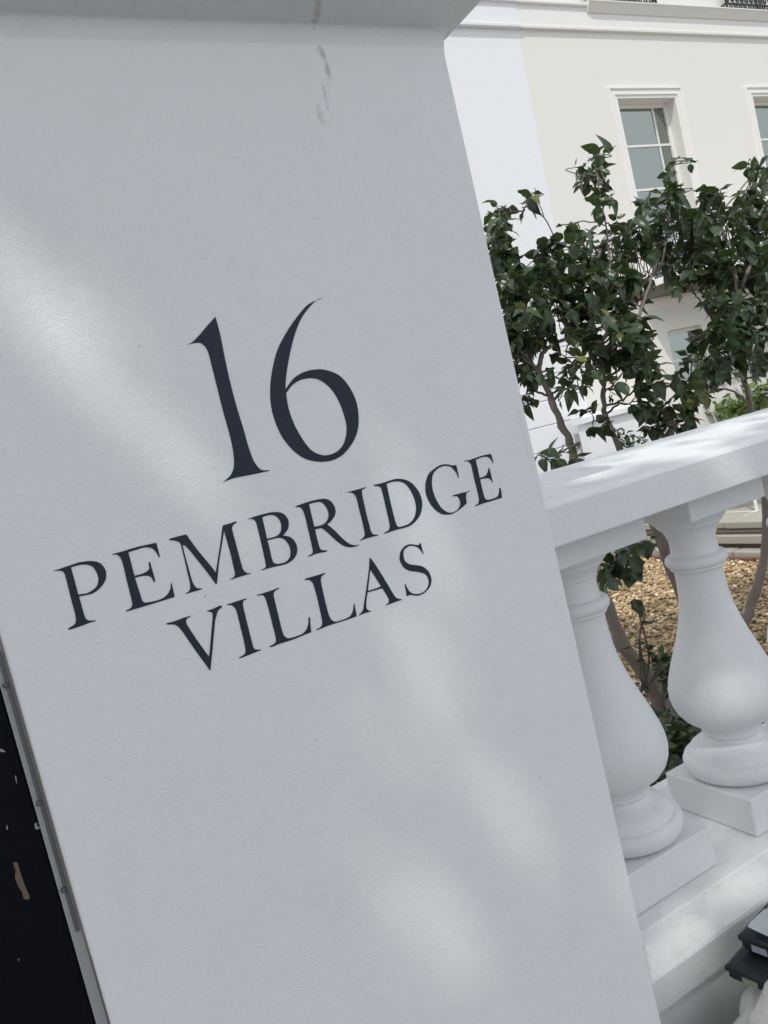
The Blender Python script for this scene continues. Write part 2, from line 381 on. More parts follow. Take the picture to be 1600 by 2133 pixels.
GLYPHS = {  # tenths of a millimetre on the pier face
 'numeral_1': ['2828,1800* 2832,1609 2812,1208 2811,845 2826,539 2833,324 2855,165 2910,68 2998,44* 2996,35* 2790,39 2602,47 2506,39 2450,32* 2512,60 2569,100 2616,173 2646,303 2658,497 2651,770 2652,1070 2653,1309 2650,1443 2623,1514 2572,1551 2452,1550* 2509,1568 2600,1628 2714,1716'],
 'numeral_6': ['4153,1843* 4065,1827 3940,1748 3828,1653 3727,1526 3622,1354 3514,1138 3453,992 3423,888* 3551,991 3682,1039 3839,1048 3987,1012 4124,925 4211,780 4256,610 4245,433 4190,264 4092,137 3936,24 3783,-16 3629,-1 3473,60 3351,174 3249,360 3206,571 3210,772 3257,964 3335,1151 3441,1336 3585,1500 3763,1662 3952,1794', '3419,845* 3515,919 3627,959 3747,960 3858,922 3968,807 4033,651 4059,484 4056,323 3994,174 3900,88 3785,56 3666,71 3550,155 3472,314 3420,498 3403,689'],
 'P': ['577,-426* 625,-428 690,-421* 736,-419 813,-413 881,-420 926,-428 975,-446 1010,-472 1035,-513 1046,-561 1042,-601 1029,-641 1002,-677 963,-710 919,-735 867,-751 814,-750 740,-743* 739,-806 739,-874 740,-928 742,-963 753,-989 773,-1004 836,-1023* 831,-1029* 773,-1026 689,-1034 614,-1035 579,-1036 560,-1031* 572,-1018 603,-1009 625,-1001 645,-982 656,-948 661,-894 661,-782 664,-658 666,-535 666,-492 662,-475 652,-457 632,-446 582,-432*', '739,-442* 777,-440 829,-441 873,-451 910,-468 934,-491 949,-523 960,-571 960,-615 952,-644 936,-677 909,-703 869,-720 825,-732 785,-729 737,-721* 738,-637 739,-544 738,-482'],
 'E': ['1146,-419* 1173,-417 1252,-418* 1339,-414 1426,-412 1513,-416 1588,-419* 1602,-424 1603,-444* 1603,-509 1602,-561 1598,-576* 1589,-573* 1586,-550 1576,-514 1554,-476 1525,-452 1488,-440 1445,-436 1382,-439 1307,-442* 1307,-517 1305,-619 1307,-693* 1354,-694 1398,-691 1431,-684 1456,-672 1469,-653 1474,-609 1482,-595* 1491,-598* 1491,-646 1493,-712 1493,-799 1488,-811* 1475,-806* 1470,-776 1458,-750 1437,-733 1397,-719 1349,-714 1305,-714* 1308,-800 1312,-878 1314,-943 1318,-967 1334,-987 1375,-997 1437,-1003 1487,-1003 1541,-993 1586,-967 1618,-931 1633,-896 1642,-869* 1649,-871* 1646,-959 1645,-1014* 1629,-1023 1585,-1022* 1482,-1024 1368,-1025 1256,-1025 1188,-1024 1151,-1025 1131,-1019* 1142,-1013 1174,-1007 1196,-994 1209,-975 1215,-945 1218,-837 1220,-710 1225,-571 1223,-519 1218,-479 1204,-450 1187,-434 1148,-423*'],
 'M': ['1734,-424* 1751,-416 1794,-414 1852,-414 1924,-415* 1930,-427* 1971,-537 2012,-635 2055,-726 2098,-819 2123,-879 2127,-902* 2169,-805 2219,-692 2271,-571 2322,-443 2333,-425* 2379,-421 2441,-420 2470,-416 2493,-422* 2488,-432* 2457,-441 2435,-459 2422,-480 2421,-523 2422,-652 2423,-782 2425,-905 2427,-940 2437,-966 2458,-993 2484,-1004 2505,-1008* 2499,-1014* 2425,-1014 2320,-1014 2261,-1015* 2274,-1007 2303,-999 2326,-979 2333,-953 2333,-886 2337,-765 2335,-642 2332,-547 2332,-483* 2290,-576 2225,-720 2170,-853 2135,-950 2110,-1014* 2103,-1020* 2095,-1009* 2059,-915 2018,-816 1968,-702 1918,-589 1886,-534 1861,-511* 1858,-592 1858,-718 1860,-837 1862,-904 1869,-953 1884,-987 1908,-1007 1939,-1016 1943,-1022* 1933,-1026* 1857,-1025 1791,-1025 1762,-1023* 1767,-1016 1795,-1010 1816,-993 1826,-966 1835,-909 1837,-798 1842,-654 1844,-522 1841,-495 1835,-481 1814,-462 1785,-447 1738,-428*'],
 'B': ['2622,-423* 2649,-422 2705,-417* 2756,-416 2831,-416 2891,-418 2959,-430 3006,-447 3040,-475 3065,-516 3074,-562 3065,-609 3046,-648 3012,-678 2969,-706* 3015,-724 3050,-747 3081,-790 3098,-844 3095,-892 3081,-937 3047,-977 3003,-1004 2952,-1020 2899,-1024 2824,-1020 2749,-1015 2683,-1014 2632,-1016* 2627,-1010 2646,-1004 2672,-1001 2690,-979 2694,-947 2697,-865 2701,-736 2704,-612 2704,-516 2702,-486 2694,-460 2679,-443 2661,-434 2628,-427*', '2785,-449* 2824,-443 2864,-443 2903,-451 2934,-466 2961,-499 2977,-537 2980,-582 2970,-623 2953,-658 2924,-679 2890,-692 2839,-693 2778,-693* 2782,-603 2785,-512', '2778,-712* 2819,-712 2869,-713 2919,-719 2955,-736 2983,-766 3003,-808 3013,-850 3012,-889 3002,-930 2983,-964 2944,-993 2900,-1002 2855,-999 2816,-991 2794,-977 2781,-952 2777,-907 2779,-844 2780,-762'],
 'R': ['3195,-428* 3221,-420 3288,-415* 3362,-411 3447,-411 3532,-417 3578,-429 3621,-456 3648,-494 3665,-547 3664,-598 3644,-639 3599,-680 3561,-704 3521,-718* 3562,-768 3608,-832 3652,-904 3698,-968 3748,-1017 3793,-1041 3830,-1048 3861,-1051* 3827,-1059 3788,-1060 3739,-1052 3693,-1034 3640,-996 3582,-928 3528,-851 3474,-773 3431,-737* 3397,-739 3361,-737* 3359,-812 3359,-903 3364,-955 3375,-981 3396,-994 3440,-1006 3440,-1016* 3426,-1021* 3360,-1014 3287,-1011 3237,-1017 3201,-1014* 3203,-1007 3235,-1001 3259,-992 3271,-970 3275,-931 3279,-813 3280,-694 3282,-576 3277,-513 3267,-473 3249,-450 3228,-440 3197,-432*', '3363,-441* 3416,-437 3488,-443 3521,-460 3548,-495 3566,-545 3570,-604 3556,-646 3523,-683 3480,-704 3429,-710 3360,-704* 3361,-596 3363,-500'],
 'I': ['3866,-417* 3910,-420 3969,-417 4041,-419* 4086,-416 4119,-417* 4120,-425* 4066,-435 4052,-455 4045,-512 4043,-604 4040,-722 4043,-848 4044,-928 4052,-963 4073,-985 4127,-1002* 4123,-1012* 4059,-1008 4000,-1006 3941,-1008 3875,-1010* 3878,-1003 3916,-993 3946,-975 3958,-952 3963,-900 3965,-782 3964,-650 3963,-519 3953,-477 3935,-450 3907,-432 3866,-424*'],
 'D': ['4228,-414* 4249,-416 4308,-418* 4368,-417 4445,-412 4521,-411 4594,-426 4663,-455 4727,-504 4783,-589 4814,-678 4815,-760 4796,-830 4751,-908 4680,-965 4592,-1004 4511,-1013 4420,-1010 4329,-1009 4252,-1013 4208,-1010* 4206,-1001* 4249,-995 4283,-981 4303,-949 4311,-877 4312,-764 4314,-617 4313,-510 4310,-477 4297,-457 4272,-441 4229,-428*', '4395,-441* 4453,-437 4514,-440 4578,-456 4631,-488 4671,-542 4703,-624 4719,-709 4718,-791 4704,-849 4672,-909 4620,-957 4559,-982 4488,-987 4427,-985 4408,-970 4395,-933 4389,-844 4389,-703 4391,-556'],
 'G': ['5416,-599* 5401,-592* 5398,-554 5377,-505 5346,-458 5310,-430 5263,-414 5203,-411 5140,-423 5081,-453 5038,-501 5012,-575 5001,-659 5009,-748 5030,-826 5061,-900 5106,-955 5157,-990 5214,-1000 5269,-992 5310,-969 5342,-933 5351,-890 5340,-843 5321,-820 5264,-803* 5276,-792* 5323,-795 5411,-795 5471,-801* 5522,-794* 5526,-803* 5477,-813 5456,-849 5446,-891 5445,-935* 5382,-965 5284,-1000 5211,-1014 5159,-1014 5094,-999 5047,-980 4986,-925 4937,-854 4908,-775 4895,-699 4902,-629 4926,-555 4965,-491 5015,-445 5092,-412 5175,-390 5244,-389 5308,-407 5354,-428 5413,-436* 5418,-452* 5416,-521'],
 'E2': ['5548,-410* 5621,-418* 5712,-413 5822,-407 5913,-408 5966,-412* 5971,-428* 5975,-482 5975,-539* 5967,-537* 5953,-492 5928,-453 5888,-433 5817,-426 5719,-435* 5720,-515 5717,-672* 5767,-672 5814,-664 5848,-642 5875,-603 5886,-577* 5896,-583* 5899,-654 5898,-774* 5890,-772* 5877,-735 5847,-710 5796,-698 5720,-695* 5717,-785 5719,-875 5723,-929 5737,-958 5774,-975 5828,-977 5893,-974 5935,-957 5958,-925 5983,-866* 5998,-870* 5997,-919 5986,-992* 5974,-1001* 5895,-1001 5775,-1002 5666,-1001 5583,-1008 5557,-1008* 5550,-1000* 5598,-988 5624,-965 5636,-922 5639,-841 5635,-690 5636,-556 5635,-482 5617,-448 5592,-428 5550,-417*'],
 'V': ['1490,-1265* 1500,-1263* 1560,-1267 1632,-1264 1684,-1261 1752,-1264* 1750,-1273* 1712,-1279 1696,-1297 1691,-1322 1698,-1358 1723,-1439 1760,-1551 1799,-1657 1832,-1746* 1865,-1660 1903,-1551 1942,-1443 1976,-1346 1982,-1314 1974,-1292 1936,-1273* 1936,-1263* 1975,-1264 2016,-1261 2065,-1254 2099,-1255* 2102,-1265* 2092,-1281* 2059,-1291 2041,-1309 2018,-1346 1992,-1391 1961,-1476 1922,-1584 1874,-1716 1842,-1800 1810,-1887* 1800,-1883* 1781,-1826 1750,-1742 1704,-1616 1659,-1484 1625,-1387 1600,-1336 1575,-1308 1547,-1293 1493,-1277*'],
 'I2': ['2163,-1261* 2206,-1264 2269,-1261 2339,-1261* 2381,-1261* 2387,-1268* 2381,-1275* 2352,-1276 2337,-1295 2327,-1333 2326,-1415 2324,-1531 2323,-1668 2324,-1744 2325,-1807 2343,-1835 2395,-1852* 2396,-1863* 2349,-1863 2278,-1867 2207,-1870 2144,-1869* 2139,-1859* 2177,-1853 2207,-1843 2227,-1822 2235,-1777 2241,-1662 2242,-1525 2243,-1389 2238,-1340 2223,-1305 2201,-1284 2162,-1269*'],
 'L1': ['2506,-1261* 2550,-1263 2608,-1262 2694,-1262* 2769,-1254* 2772,-1266* 2723,-1278 2700,-1299 2691,-1341 2689,-1445 2689,-1557 2687,-1675 2688,-1753 2698,-1798 2727,-1830 2760,-1841* 2826,-1843 2894,-1841 2944,-1825 2983,-1791 3009,-1743 3028,-1685* 3036,-1680* 3043,-1693* 3029,-1763 3015,-1855* 2935,-1858 2844,-1863 2754,-1867 2637,-1862 2534,-1868 2502,-1860* 2510,-1851* 2547,-1846 2580,-1832 2593,-1805 2598,-1737 2598,-1626 2599,-1459 2596,-1361 2592,-1322 2579,-1290 2560,-1279 2506,-1268*'],
 'L2': ['3091,-1255* 3106,-1248* 3135,-1248 3218,-1250* 3283,-1251 3349,-1250* 3353,-1257* 3338,-1266* 3306,-1275 3288,-1294 3279,-1328 3273,-1411 3270,-1545 3270,-1667 3273,-1729 3285,-1782 3309,-1817 3345,-1833 3410,-1837 3471,-1836 3520,-1828 3563,-1795 3588,-1753 3608,-1700* 3617,-1701* 3613,-1761 3606,-1852* 3534,-1854 3433,-1853 3314,-1849 3208,-1849 3122,-1855 3083,-1854* 3082,-1845* 3120,-1839 3152,-1828 3170,-1800 3178,-1754 3182,-1652 3185,-1519 3184,-1403 3178,-1329 3161,-1294 3141,-1274 3093,-1260*'],
 'A': ['3945,-1245* 3957,-1239* 3964,-1257* 4007,-1359 4058,-1501 4108,-1650 4137,-1739 4156,-1782 4185,-1814 4236,-1835* 4227,-1842* 4162,-1841 4086,-1842 4011,-1843* 4006,-1837* 4045,-1826 4060,-1803 4060,-1770 4036,-1695 4015,-1632* 3912,-1628 3814,-1625* 3786,-1686 3758,-1764 3755,-1803 3769,-1830 3802,-1845* 3792,-1853* 3713,-1849 3638,-1852* 3638,-1846* 3683,-1824 3714,-1790 3734,-1743 3794,-1616 3841,-1510 3899,-1375 3929,-1291', '3920,-1374* 3942,-1434 3972,-1516 4004,-1605* 3917,-1609 3823,-1608* 3863,-1510 3896,-1427'],
 'S': ['4668,-1388* 4657,-1385* 4645,-1348 4618,-1303 4586,-1274 4545,-1253 4501,-1244 4452,-1255 4416,-1272 4397,-1307 4389,-1359 4396,-1402 4424,-1440 4471,-1470 4534,-1495 4597,-1523 4648,-1569 4681,-1623 4693,-1678 4688,-1732 4660,-1786 4618,-1822 4564,-1847 4505,-1860 4444,-1854 4388,-1832 4346,-1814 4329,-1821 4315,-1821* 4307,-1814* 4313,-1751 4317,-1671* 4327,-1671* 4339,-1725 4363,-1780 4400,-1815 4449,-1834 4502,-1842 4560,-1832 4607,-1805 4638,-1765 4650,-1721 4644,-1671 4616,-1628 4569,-1598 4513,-1571 4450,-1546 4403,-1519 4361,-1477 4337,-1422 4330,-1377 4339,-1332 4363,-1284 4399,-1250 4451,-1227 4499,-1223 4543,-1232 4585,-1251 4621,-1263 4642,-1258 4659,-1244* 4665,-1261* 4662,-1312'],
}
def glyph_mesh(rings, name, parent):
    cu = bpy.data.curves.new(name, 'CURVE'); cu.dimensions = '2D'; cu.fill_mode = 'BOTH'; cu.extrude = .0004
    for ring in rings:
        pts = []
        for w in ring.split():
            st = w.endswith('*'); a, c = w.rstrip('*').split(',')
            pts.append((float(a)/1e4, float(c)/1e4, st))
        out = []; n = len(pts)
        for i in range(n):
            p0, p1, p2, p3 = pts[i-1], pts[i], pts[(i+1) % n], pts[(i+2) % n]
            P0 = p1 if p1[2] else p0; P3 = p2 if p2[2] else p3
            for k in range(4):
                t = k/4
                out.append(tuple(.5*(2*p1[j]+(p2[j]-P0[j])*t+(2*P0[j]-5*p1[j]+4*p2[j]-P3[j])*t*t+(3*p1[j]-P0[j]-3*p2[j]+P3[j])*t**3) for j in (0, 1)))
        sp = cu.splines.new('POLY'); sp.points.add(len(out)-1); sp.use_cyclic_u = True
        for q, (x, z) in zip(sp.points, out): q.co = (x, z, 0, 1)
    tmp = bpy.data.objects.new('tmp', cu); COL.objects.link(tmp)
    dg = bpy.context.evaluated_depsgraph_get()
    me = bpy.data.meshes.new_from_object(tmp.evaluated_get(dg)); bpy.data.objects.remove(tmp); bpy.data.curves.remove(cu)
    me.transform(Matrix(((1,0,0,0),(0,0,-1,PY0-.0002),(0,1,0,0),(0,0,0,1))))
    me.name = name; me.materials.clear(); me.materials.append(M['letter'])
    o = bpy.data.objects.new(name, me); COL.objects.link(o); o.parent = parent
    return o
for k, rings in GLYPHS.items():
    glyph_mesh(rings, 'numeral' if k.startswith('numeral') else 'letter', pier)

# ================================================================== gate at the left of the pier
gate = thing('garden_gate', 'dark navy painted timber gate with chipped edges beside the pier', 'gate')
m = MB(); m.box(-1.02, -.0160, .872, .916, PAVE+.04, -.02)
m.build('board', M['navy'], gate, bevel=.002)
m = MB(); m.box(-.0155, -.0045, .868, .93, PAVE+.02, .02)
m.build('hanging_stile', M['grey_strip'], gate, bevel=.0015)
m = MB(); m.box(-.0105, -.0065, .8655, .869, -.40, -.105)
m.build('hinge_strip', M['steel'], gate, bevel=.0008)
for z in (-.14, -.262, -.354):
    m = MB(); m.lathe(0, 0, [(.0001, .0032), (.0016, .0030), (.0026, .002), (.003, 0)], 12)
    o = m.build('rivet', M['steel'], gate, smooth=True); o.rotation_euler = (math.pi/2, 0, 0); o.location = (-.0105, .8655, z)
def chip(pts, mat):
    q = [at(px, py, .871) for px, py in pts]; m = MB(); n = len(q)
    m.add([tuple(p) for p in q]+[(p.x, .873, p.z) for p in q], [tuple(range(n))]+[(i, (i+1) % n, n+(i+1) % n, n+i) for i in range(n)])
    m.build('paint_chip', mat, gate)
chip([(27,1797),(36,1796),(42,1815),(52,1845),(62,1868),(60,1874),(50,1873),(46,1858),(38,1846),(31,1828),(33,1815)], M['chip'])
chip([(72,1716),(77,1714),(78,1722),(84,1722),(80,1728),(73,1727)], M['chip_white'])
chip([(0,1560),(6,1561),(12,1566),(4,1567),(0,1565)], M['chip_white'])
chip([(31,1615),(34,1618),(36,1633),(33,1628)], M['chip_white'])
chip([(13,1720),(15,1719),(17,1727),(14,1729)], M['chip_white'])
chip([(47,1576),(53,1588),(60,1620),(66,1642),(62,1640),(56,1622),(49,1592)], M['chip_white'])
chip([(38,1998),(40,1998),(40,2001),(38,2001)], M['chip_white'])
chip([(4,1400),(9,1415),(28,1480),(36,1522),(31,1524),(22,1490),(8,1432),(3,1410)], M['chip_white'])

# ================================================================== balustrade
bal = thing('balustrade_wall', 'low white painted wall with a wide projecting coping under the balusters', 'garden wall')
X0, X1 = PX1+.0005, 4.2
m = MB(); m.extrude_x([(.925,-.946),(.923,-.94),(.923,-.890),(.926,-.8845),(.9965,-.8755),(1.0005,-.8735),(1.31,-.8735),(1.35,-.884),(1.352,-.946)], X0, X1)
m.build('coping', M['course'], bal, bevel=.0015)
m = MB(); m.box(X0, X1, .934, 1.33, PAVE, -.9465)
m.build('wall_body', M['white'], bal)
rail = thing('balustrade_rail', 'white painted handrail slab carried on top of the balusters', 'handrail')
m = MB(); m.extrude_x([(.9625,-.2109),(1.308,-.2109),(1.309,-.135),(1.304,-.1285),(1.294,-.1265),(.976,-.1420),(.967,-.1450),(.963,-.1500)], X0, X1)
m.build('rail_slab', M['white'], rail, bevel=.003)

prof = [(.0735,-.2655),(.0745,-.270),(.072,-.2765),(.0665,-.2825),(.0635,-.2835),(.0635,-.287),(.058,-.292),(.0525,-.299),(.0485,-.307),(.0485,-.3105),(.0455,-.3125),
        (.0445,-.325),(.0455,-.341),(.0475,-.3475),(.0535,-.349),(.0585,-.3530),(.0605,-.3595),(.0590,-.3665),(.0555,-.3710),(.0525,-.3720),(.0525,-.3765),(.0485,-.3790),
        (.0465,-.384),(.0465,-.405),(.0480,-.430),(.0525,-.460),(.0600,-.490),(.0700,-.520),(.0815,-.549),(.0920,-.576),(.1010,-.602),(.1055,-.622),(.1062,-.638),
        (.1035,-.655),(.0970,-.670),(.0860,-.684),(.0740,-.693),(.0620,-.6975),(.0580,-.6990),(.0560,-.7000),(.0560,-.7095),(.0575,-.7100),(.0575,-.7170),(.0550,-.7185),
        (.0530,-.7230),(.0550,-.7285),(.0640,-.7340),(.0770,-.7410),(.0860,-.7480),(.0905,-.7550),(.0925,-.7590),(.0950,-.7595),(.1010,-.7640),(.1055,-.7730),(.1050,-.7830),
        (.1000,-.7930),(.0930,-.7975),(.0880,-.7998)]
pr = [Vector((a, c, 0)) for a, c in prof]
def make_baluster():
    t = thing('baluster', 'x', 'baluster', 'white vase shaped balusters under the handrail')
    m = MB(); m.lathe(0, 0, prof[::-1], 72); m.build('vase_shaft', M['baluster'], t, smooth=True, angle=42)
    m = MB(); m.box(-.1035, .1035, -.1035, .1035, -.264, -.2112); m.build('abacus', M['baluster'], t, bevel=.003)
    m = MB(); m.box(-.1035, .1035, -.1035, .1035, -.8732, -.7995); m.build('plinth_block', M['baluster'], t, bevel=.0035)
    return t
b0 = make_baluster()
BL = ['white vase baluster half hidden behind the edge of the lettered pier',
      'white vase baluster second from the pier, a soft light patch on its belly',
      'white baluster cut by the right edge of the photo, third from the pier']
for k in range(3):
    if k == 0: t = b0
    else:
        t = b0.copy(); COL.objects.link(t)
        for ch in b0.children:
            c = ch.copy(); COL.objects.link(c); c.parent = t
    t.location = (.907+.318*k, 1.1365, 0)
    t['label'] = BL[k]
    t.rotation_euler = (0, 0, 0)

# ================================================================== houses
HY = 8.5
def xb(z): return 7.71+.0405*(z+.57)
def wall_grid(mb, xs, zs, holes, y, depth, left_slant=False):
    """front face with rectangular holes and their reveals"""
    def X(i, z):
        return xb(z)+.0005 if (left_slant and i == 0) else xs[i]
    for i in range(len(xs)-1):
        for j in range(len(zs)-1):
            cx_, cz_ = (xs[i]+xs[i+1])/2, (zs[j]+zs[j+1])/2
            if any(h[0] < cx_ < h[1] and h[2] < cz_ < h[3] for h in holes): continue
            mb.add([(X(i,zs[j]),y,zs[j]),(xs[i+1],y,zs[j]),(xs[i+1],y,zs[j+1]),(X(i,zs[j+1]),y,zs[j+1])], [(0,1,2,3)])
    for x0, x1, z0, z1 in holes:
        mb.add([(x0,y,z0),(x0,y+depth,z0),(x0,y+depth,z1),(x0,y,z1)], [(0,1,2,3)])
        mb.add([(x1,y,z0),(x1,y,z1),(x1,y+depth,z1),(x1,y+depth,z0)], [(0,1,2,3)])
        mb.add([(x0,y,z1),(x0,y+depth,z1),(x1,y+depth,z1),(x1,y,z1)], [(0,1,2,3)])
        mb.add([(x0,y,z0),(x1,y,z0),(x1,y+depth,z0),(x0,y+depth,z0)], [(0,1,2,3)])

def moulded_frame(mb, x0, x1, z0, z1, y, w=.158):
    """architrave on three sides, stepped and raised"""
    steps = [(w, w-.030, .045), (w-.030, .075, .028), (.075, .045, .036), (.045, 0, .020)]
    for a, c, d in steps:
        mb.box(x0-a, x0-c, y-d, y, z0, z1+a); mb.box(x1+c, x1+a, y-d, y, z0, z1+a)
        mb.box(x0-c, x1+c, y-d, y, z1+c, z1+a)

def sash_window(parent, x0, x1, z0, z1, y, bars_x, bars_z, blind_z=None, dark_gap=None, arch=True, name='window'):
    f = MB()
    if arch: moulded_frame(f, x0, x1, z0, z1, HY)
    gy = y
    fw = .055
    f.box(x0, x0+fw, gy-.03, gy+.05, z0, z1); f.box(x1-fw, x1, gy-.03, gy+.05, z0, z1)
    f.box(x0+fw, x1-fw, gy-.03, gy+.05, z1-fw, z1); f.box(x0+fw, x1-fw, gy-.03, gy+.05, z0, z0+.09)
    fo = f.build(name, M['cream_trim'], parent, bevel=.004)
    s = MB()
    for bx in bars_x: s.box(bx-.014, bx+.014, gy-.012, gy+.02, z0+.09, z1-fw)
    for bz in bars_z: s.box(x0+fw, x1-fw, gy-.016, gy+.024, bz-.016, bz+.016)
    s.build('sash_bar', M['sash'], fo)
    p = MB(); p.box(x0+fw, x1-fw, gy+.002, gy+.006, z0+.09, z1-fw); p.build('pane', M['glass'], fo)
    c = MB(); n = 26                                        # net curtain with soft folds
    xs_ = [x0+.02+(x1-x0-.04)*i/n for i in range(n+1)]
    for i in range(n):
        if dark_gap and dark_gap[0] < (xs_[i]+xs_[i+1])/2 < dark_gap[1]: continue
        ya = gy+.075+.015*math.sin(i*2.1); yb = gy+.075+.015*math.sin((i+1)*2.1)
        c.add([(xs_[i],ya,z0),(xs_[i+1],yb,z0),(xs_[i+1],yb,z1),(xs_[i],ya,z1)], [(0,1,2,3)])
    c.build('net_curtain', M['curtain'], fo, smooth=True)
    if blind_z:
        q = MB(); q.box(x0+fw, x0+.78*(x1-x0), gy+.035, gy+.040, blind_z, z1); q.box(x0+fw, x0+.78*(x1-x0), gy+.030, gy+.044, blind_z-.03, blind_z)
        q.build('blind', M['blind'], fo)
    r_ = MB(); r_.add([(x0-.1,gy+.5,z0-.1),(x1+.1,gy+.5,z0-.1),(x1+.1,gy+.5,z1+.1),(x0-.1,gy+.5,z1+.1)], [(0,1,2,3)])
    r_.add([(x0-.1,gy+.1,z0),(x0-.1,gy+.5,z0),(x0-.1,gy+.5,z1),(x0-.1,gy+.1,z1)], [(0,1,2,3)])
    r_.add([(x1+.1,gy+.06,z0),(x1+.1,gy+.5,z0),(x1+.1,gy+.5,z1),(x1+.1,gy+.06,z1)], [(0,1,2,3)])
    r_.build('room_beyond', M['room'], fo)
    return fo

cream = thing('cream_house', 'cream stucco town house with tall moulded windows and iron balcony', 'house')
W1 = (9.478, 10.67, 1.34, 4.075); W2 = (12.462, 13.654, 1.34, 4.075)
U1 = (9.52, 10.62, 5.40, 7.6); U2 = (12.50, 13.60, 5.40, 7.6)
xs = [7.7, 9.478, 9.52, 10.62, 10.67, 12.462, 12.50, 13.60, 13.654, 18.0]
zs = [GARD-.3, 1.34, 2.4, 3.2, 4.075, 5.40, 7.6, 9.5]
m = MB(); wall_grid(m, xs, zs, [W1, W2, U1, U2], HY, .19, left_slant=True)
m.build('facade', M['cream'], cream)
m = MB()
# band between the string courses
m.extrude_x([(HY,5.02),(HY-.050,5.022),(HY-.052,5.060),(HY-.040,5.068),(HY-.036,5.335),(HY-.075,5.345),(HY-.078,5.372),(HY-.01,5.395),(HY,5.395)], xb(5.2)+.001, 18)
m.build('string_course', M['cream_trim'], cream, bevel=.003)
m = MB(); m.extrude_x([(HY-.036,5.262),(HY-.055,5.263),(HY-.125,5.372),(HY-.14,5.378),(HY-.14,5.394),(HY-.036,5.396)], 9.205, 18)
m.build('sill_slab', M['cream'], cream)
for w, nm in ((W1, 0), (W2, 1)):
    sash_window(cream, *w, HY+.19, (w[0]+.90,), (3.462, 2.815, 2.0), 3.655, (w[0]+.355, w[0]+.39) )
for w in (U1, U2):
    sash_window(cream, *w, HY+.19, (w[0]+.55,), (6.2, 6.9), None, None, arch=False)
    a = MB()
    for x_ in (w[0], w[1]): a.box(x_-.07 if x_ == w[0] else x_, x_ if x_ == w[0] else x_+.07, HY-.03, HY+.01, 5.396, 7.6)
    a.build('architrave', M['cream_trim'], cream)

# ground-floor bay and the balcony on it
BY = 8.0
bay = MB()
bx = [8.62, 8.97, 9.66, 9.80, 10.49, 10.9]; bz = [GARD-.2, -.20, .64, 1.0]
wall_grid(bay, bx, bz, [(8.97,9.66,-.20,.64),(9.80,10.49,-.20,.64)], BY, .14)
bay.add([(8.62,BY,GARD-.2),(8.62,HY,GARD-.2),(8.62,HY,1.0),(8.62,BY,1.0)], [(0,1,2,3)])
bay.add([(10.9,BY,GARD-.2),(10.9,BY,1.0),(10.9,HY,1.0),(10.9,HY,GARD-.2)], [(0,1,2,3)])
bo = bay.build('bay', M['cream'], cream)
m = MB(); m.sweep_rect(8.62, 10.9, BY, HY-.001, [(0, .93), (.03, .95), (.045, 1.0), (.09, 1.05), (.10, 1.10)], cap=True)
m.build('bay_cornice', M['cream_trim'], cream)
for x0, x1 in ((8.97, 9.66), (9.80, 10.49)):
    f = MB(); f.box(x0, x0+.05, BY+.10, BY+.16, -.2, .64); f.box(x1-.05, x1, BY+.10, BY+.16, -.2, .64)
    f.box(x0+.05, x1-.05, BY+.10, BY+.16, .59, .64); f.box(x0+.05, x1-.05, BY+.10, BY+.16, -.2, -.13); f.box(x0+.05, x1-.05, BY+.11, BY+.15, .20, .235)
    fo = f.build('window', M['sash'], cream)
    p = MB(); p.box(x0+.05, x1-.05, BY+.13, BY+.134, -.13, .59); p.build('pane', M['glass'], fo)
    p = MB(); p.box(x0+.03, x1-.03, BY+.20, BY+.204, .5, .64); p.build('blind', M['curtain'], fo)
    p = MB(); p.add([(x0,BY+.4,-.3),(x1,BY+.4,-.3),(x1,BY+.4,.7),(x0,BY+.4,.7)], [(0,1,2,3)]); p.build('room_beyond', M['blind'], fo)
# curved balcony slab
bal_path = catmull([(8.50,8.49,0),(8.50,8.2,0),(8.50,7.85,0),(8.52,7.55,0),(8.60,7.36,0),(8.78,7.27,0),(9.1,7.24,0),(9.8,7.23,0),(11,7.22,0),(13,7.22,0),(15.4,7.22,0)], 5)
def slab(path, inset, z0, z1):
    P = [(p.x, p.y) for p in path]; q = []
    for i, (x, y) in enumerate(P):
        a = Vector(P[max(i-1,0)]); c = Vector(P[min(i+1,len(P)-1)]); t = (c-a).normalized(); nrm = Vector((-t.y, t.x))
        q.append((x+nrm.x*inset, y+nrm.y*inset))
    q.append((15.4, 8.49)); n = len(q); mb = MB()
    mb.add([(x,y,z0) for x,y in q]+[(x,y,z1) for x,y in q], [tuple(range(n))[::-1], tuple(range(n,2*n))]+[(i,(i+1)%n,n+(i+1)%n,n+i) for i in range(n)])
    return mb
slab(bal_path, 0, 1.222, 1.302).build('balcony_slab', M['cream_trim'], cream)
slab(bal_path, .10, 1.10, 1.2215).build('balcony_soffit', M['soffit'], cream)

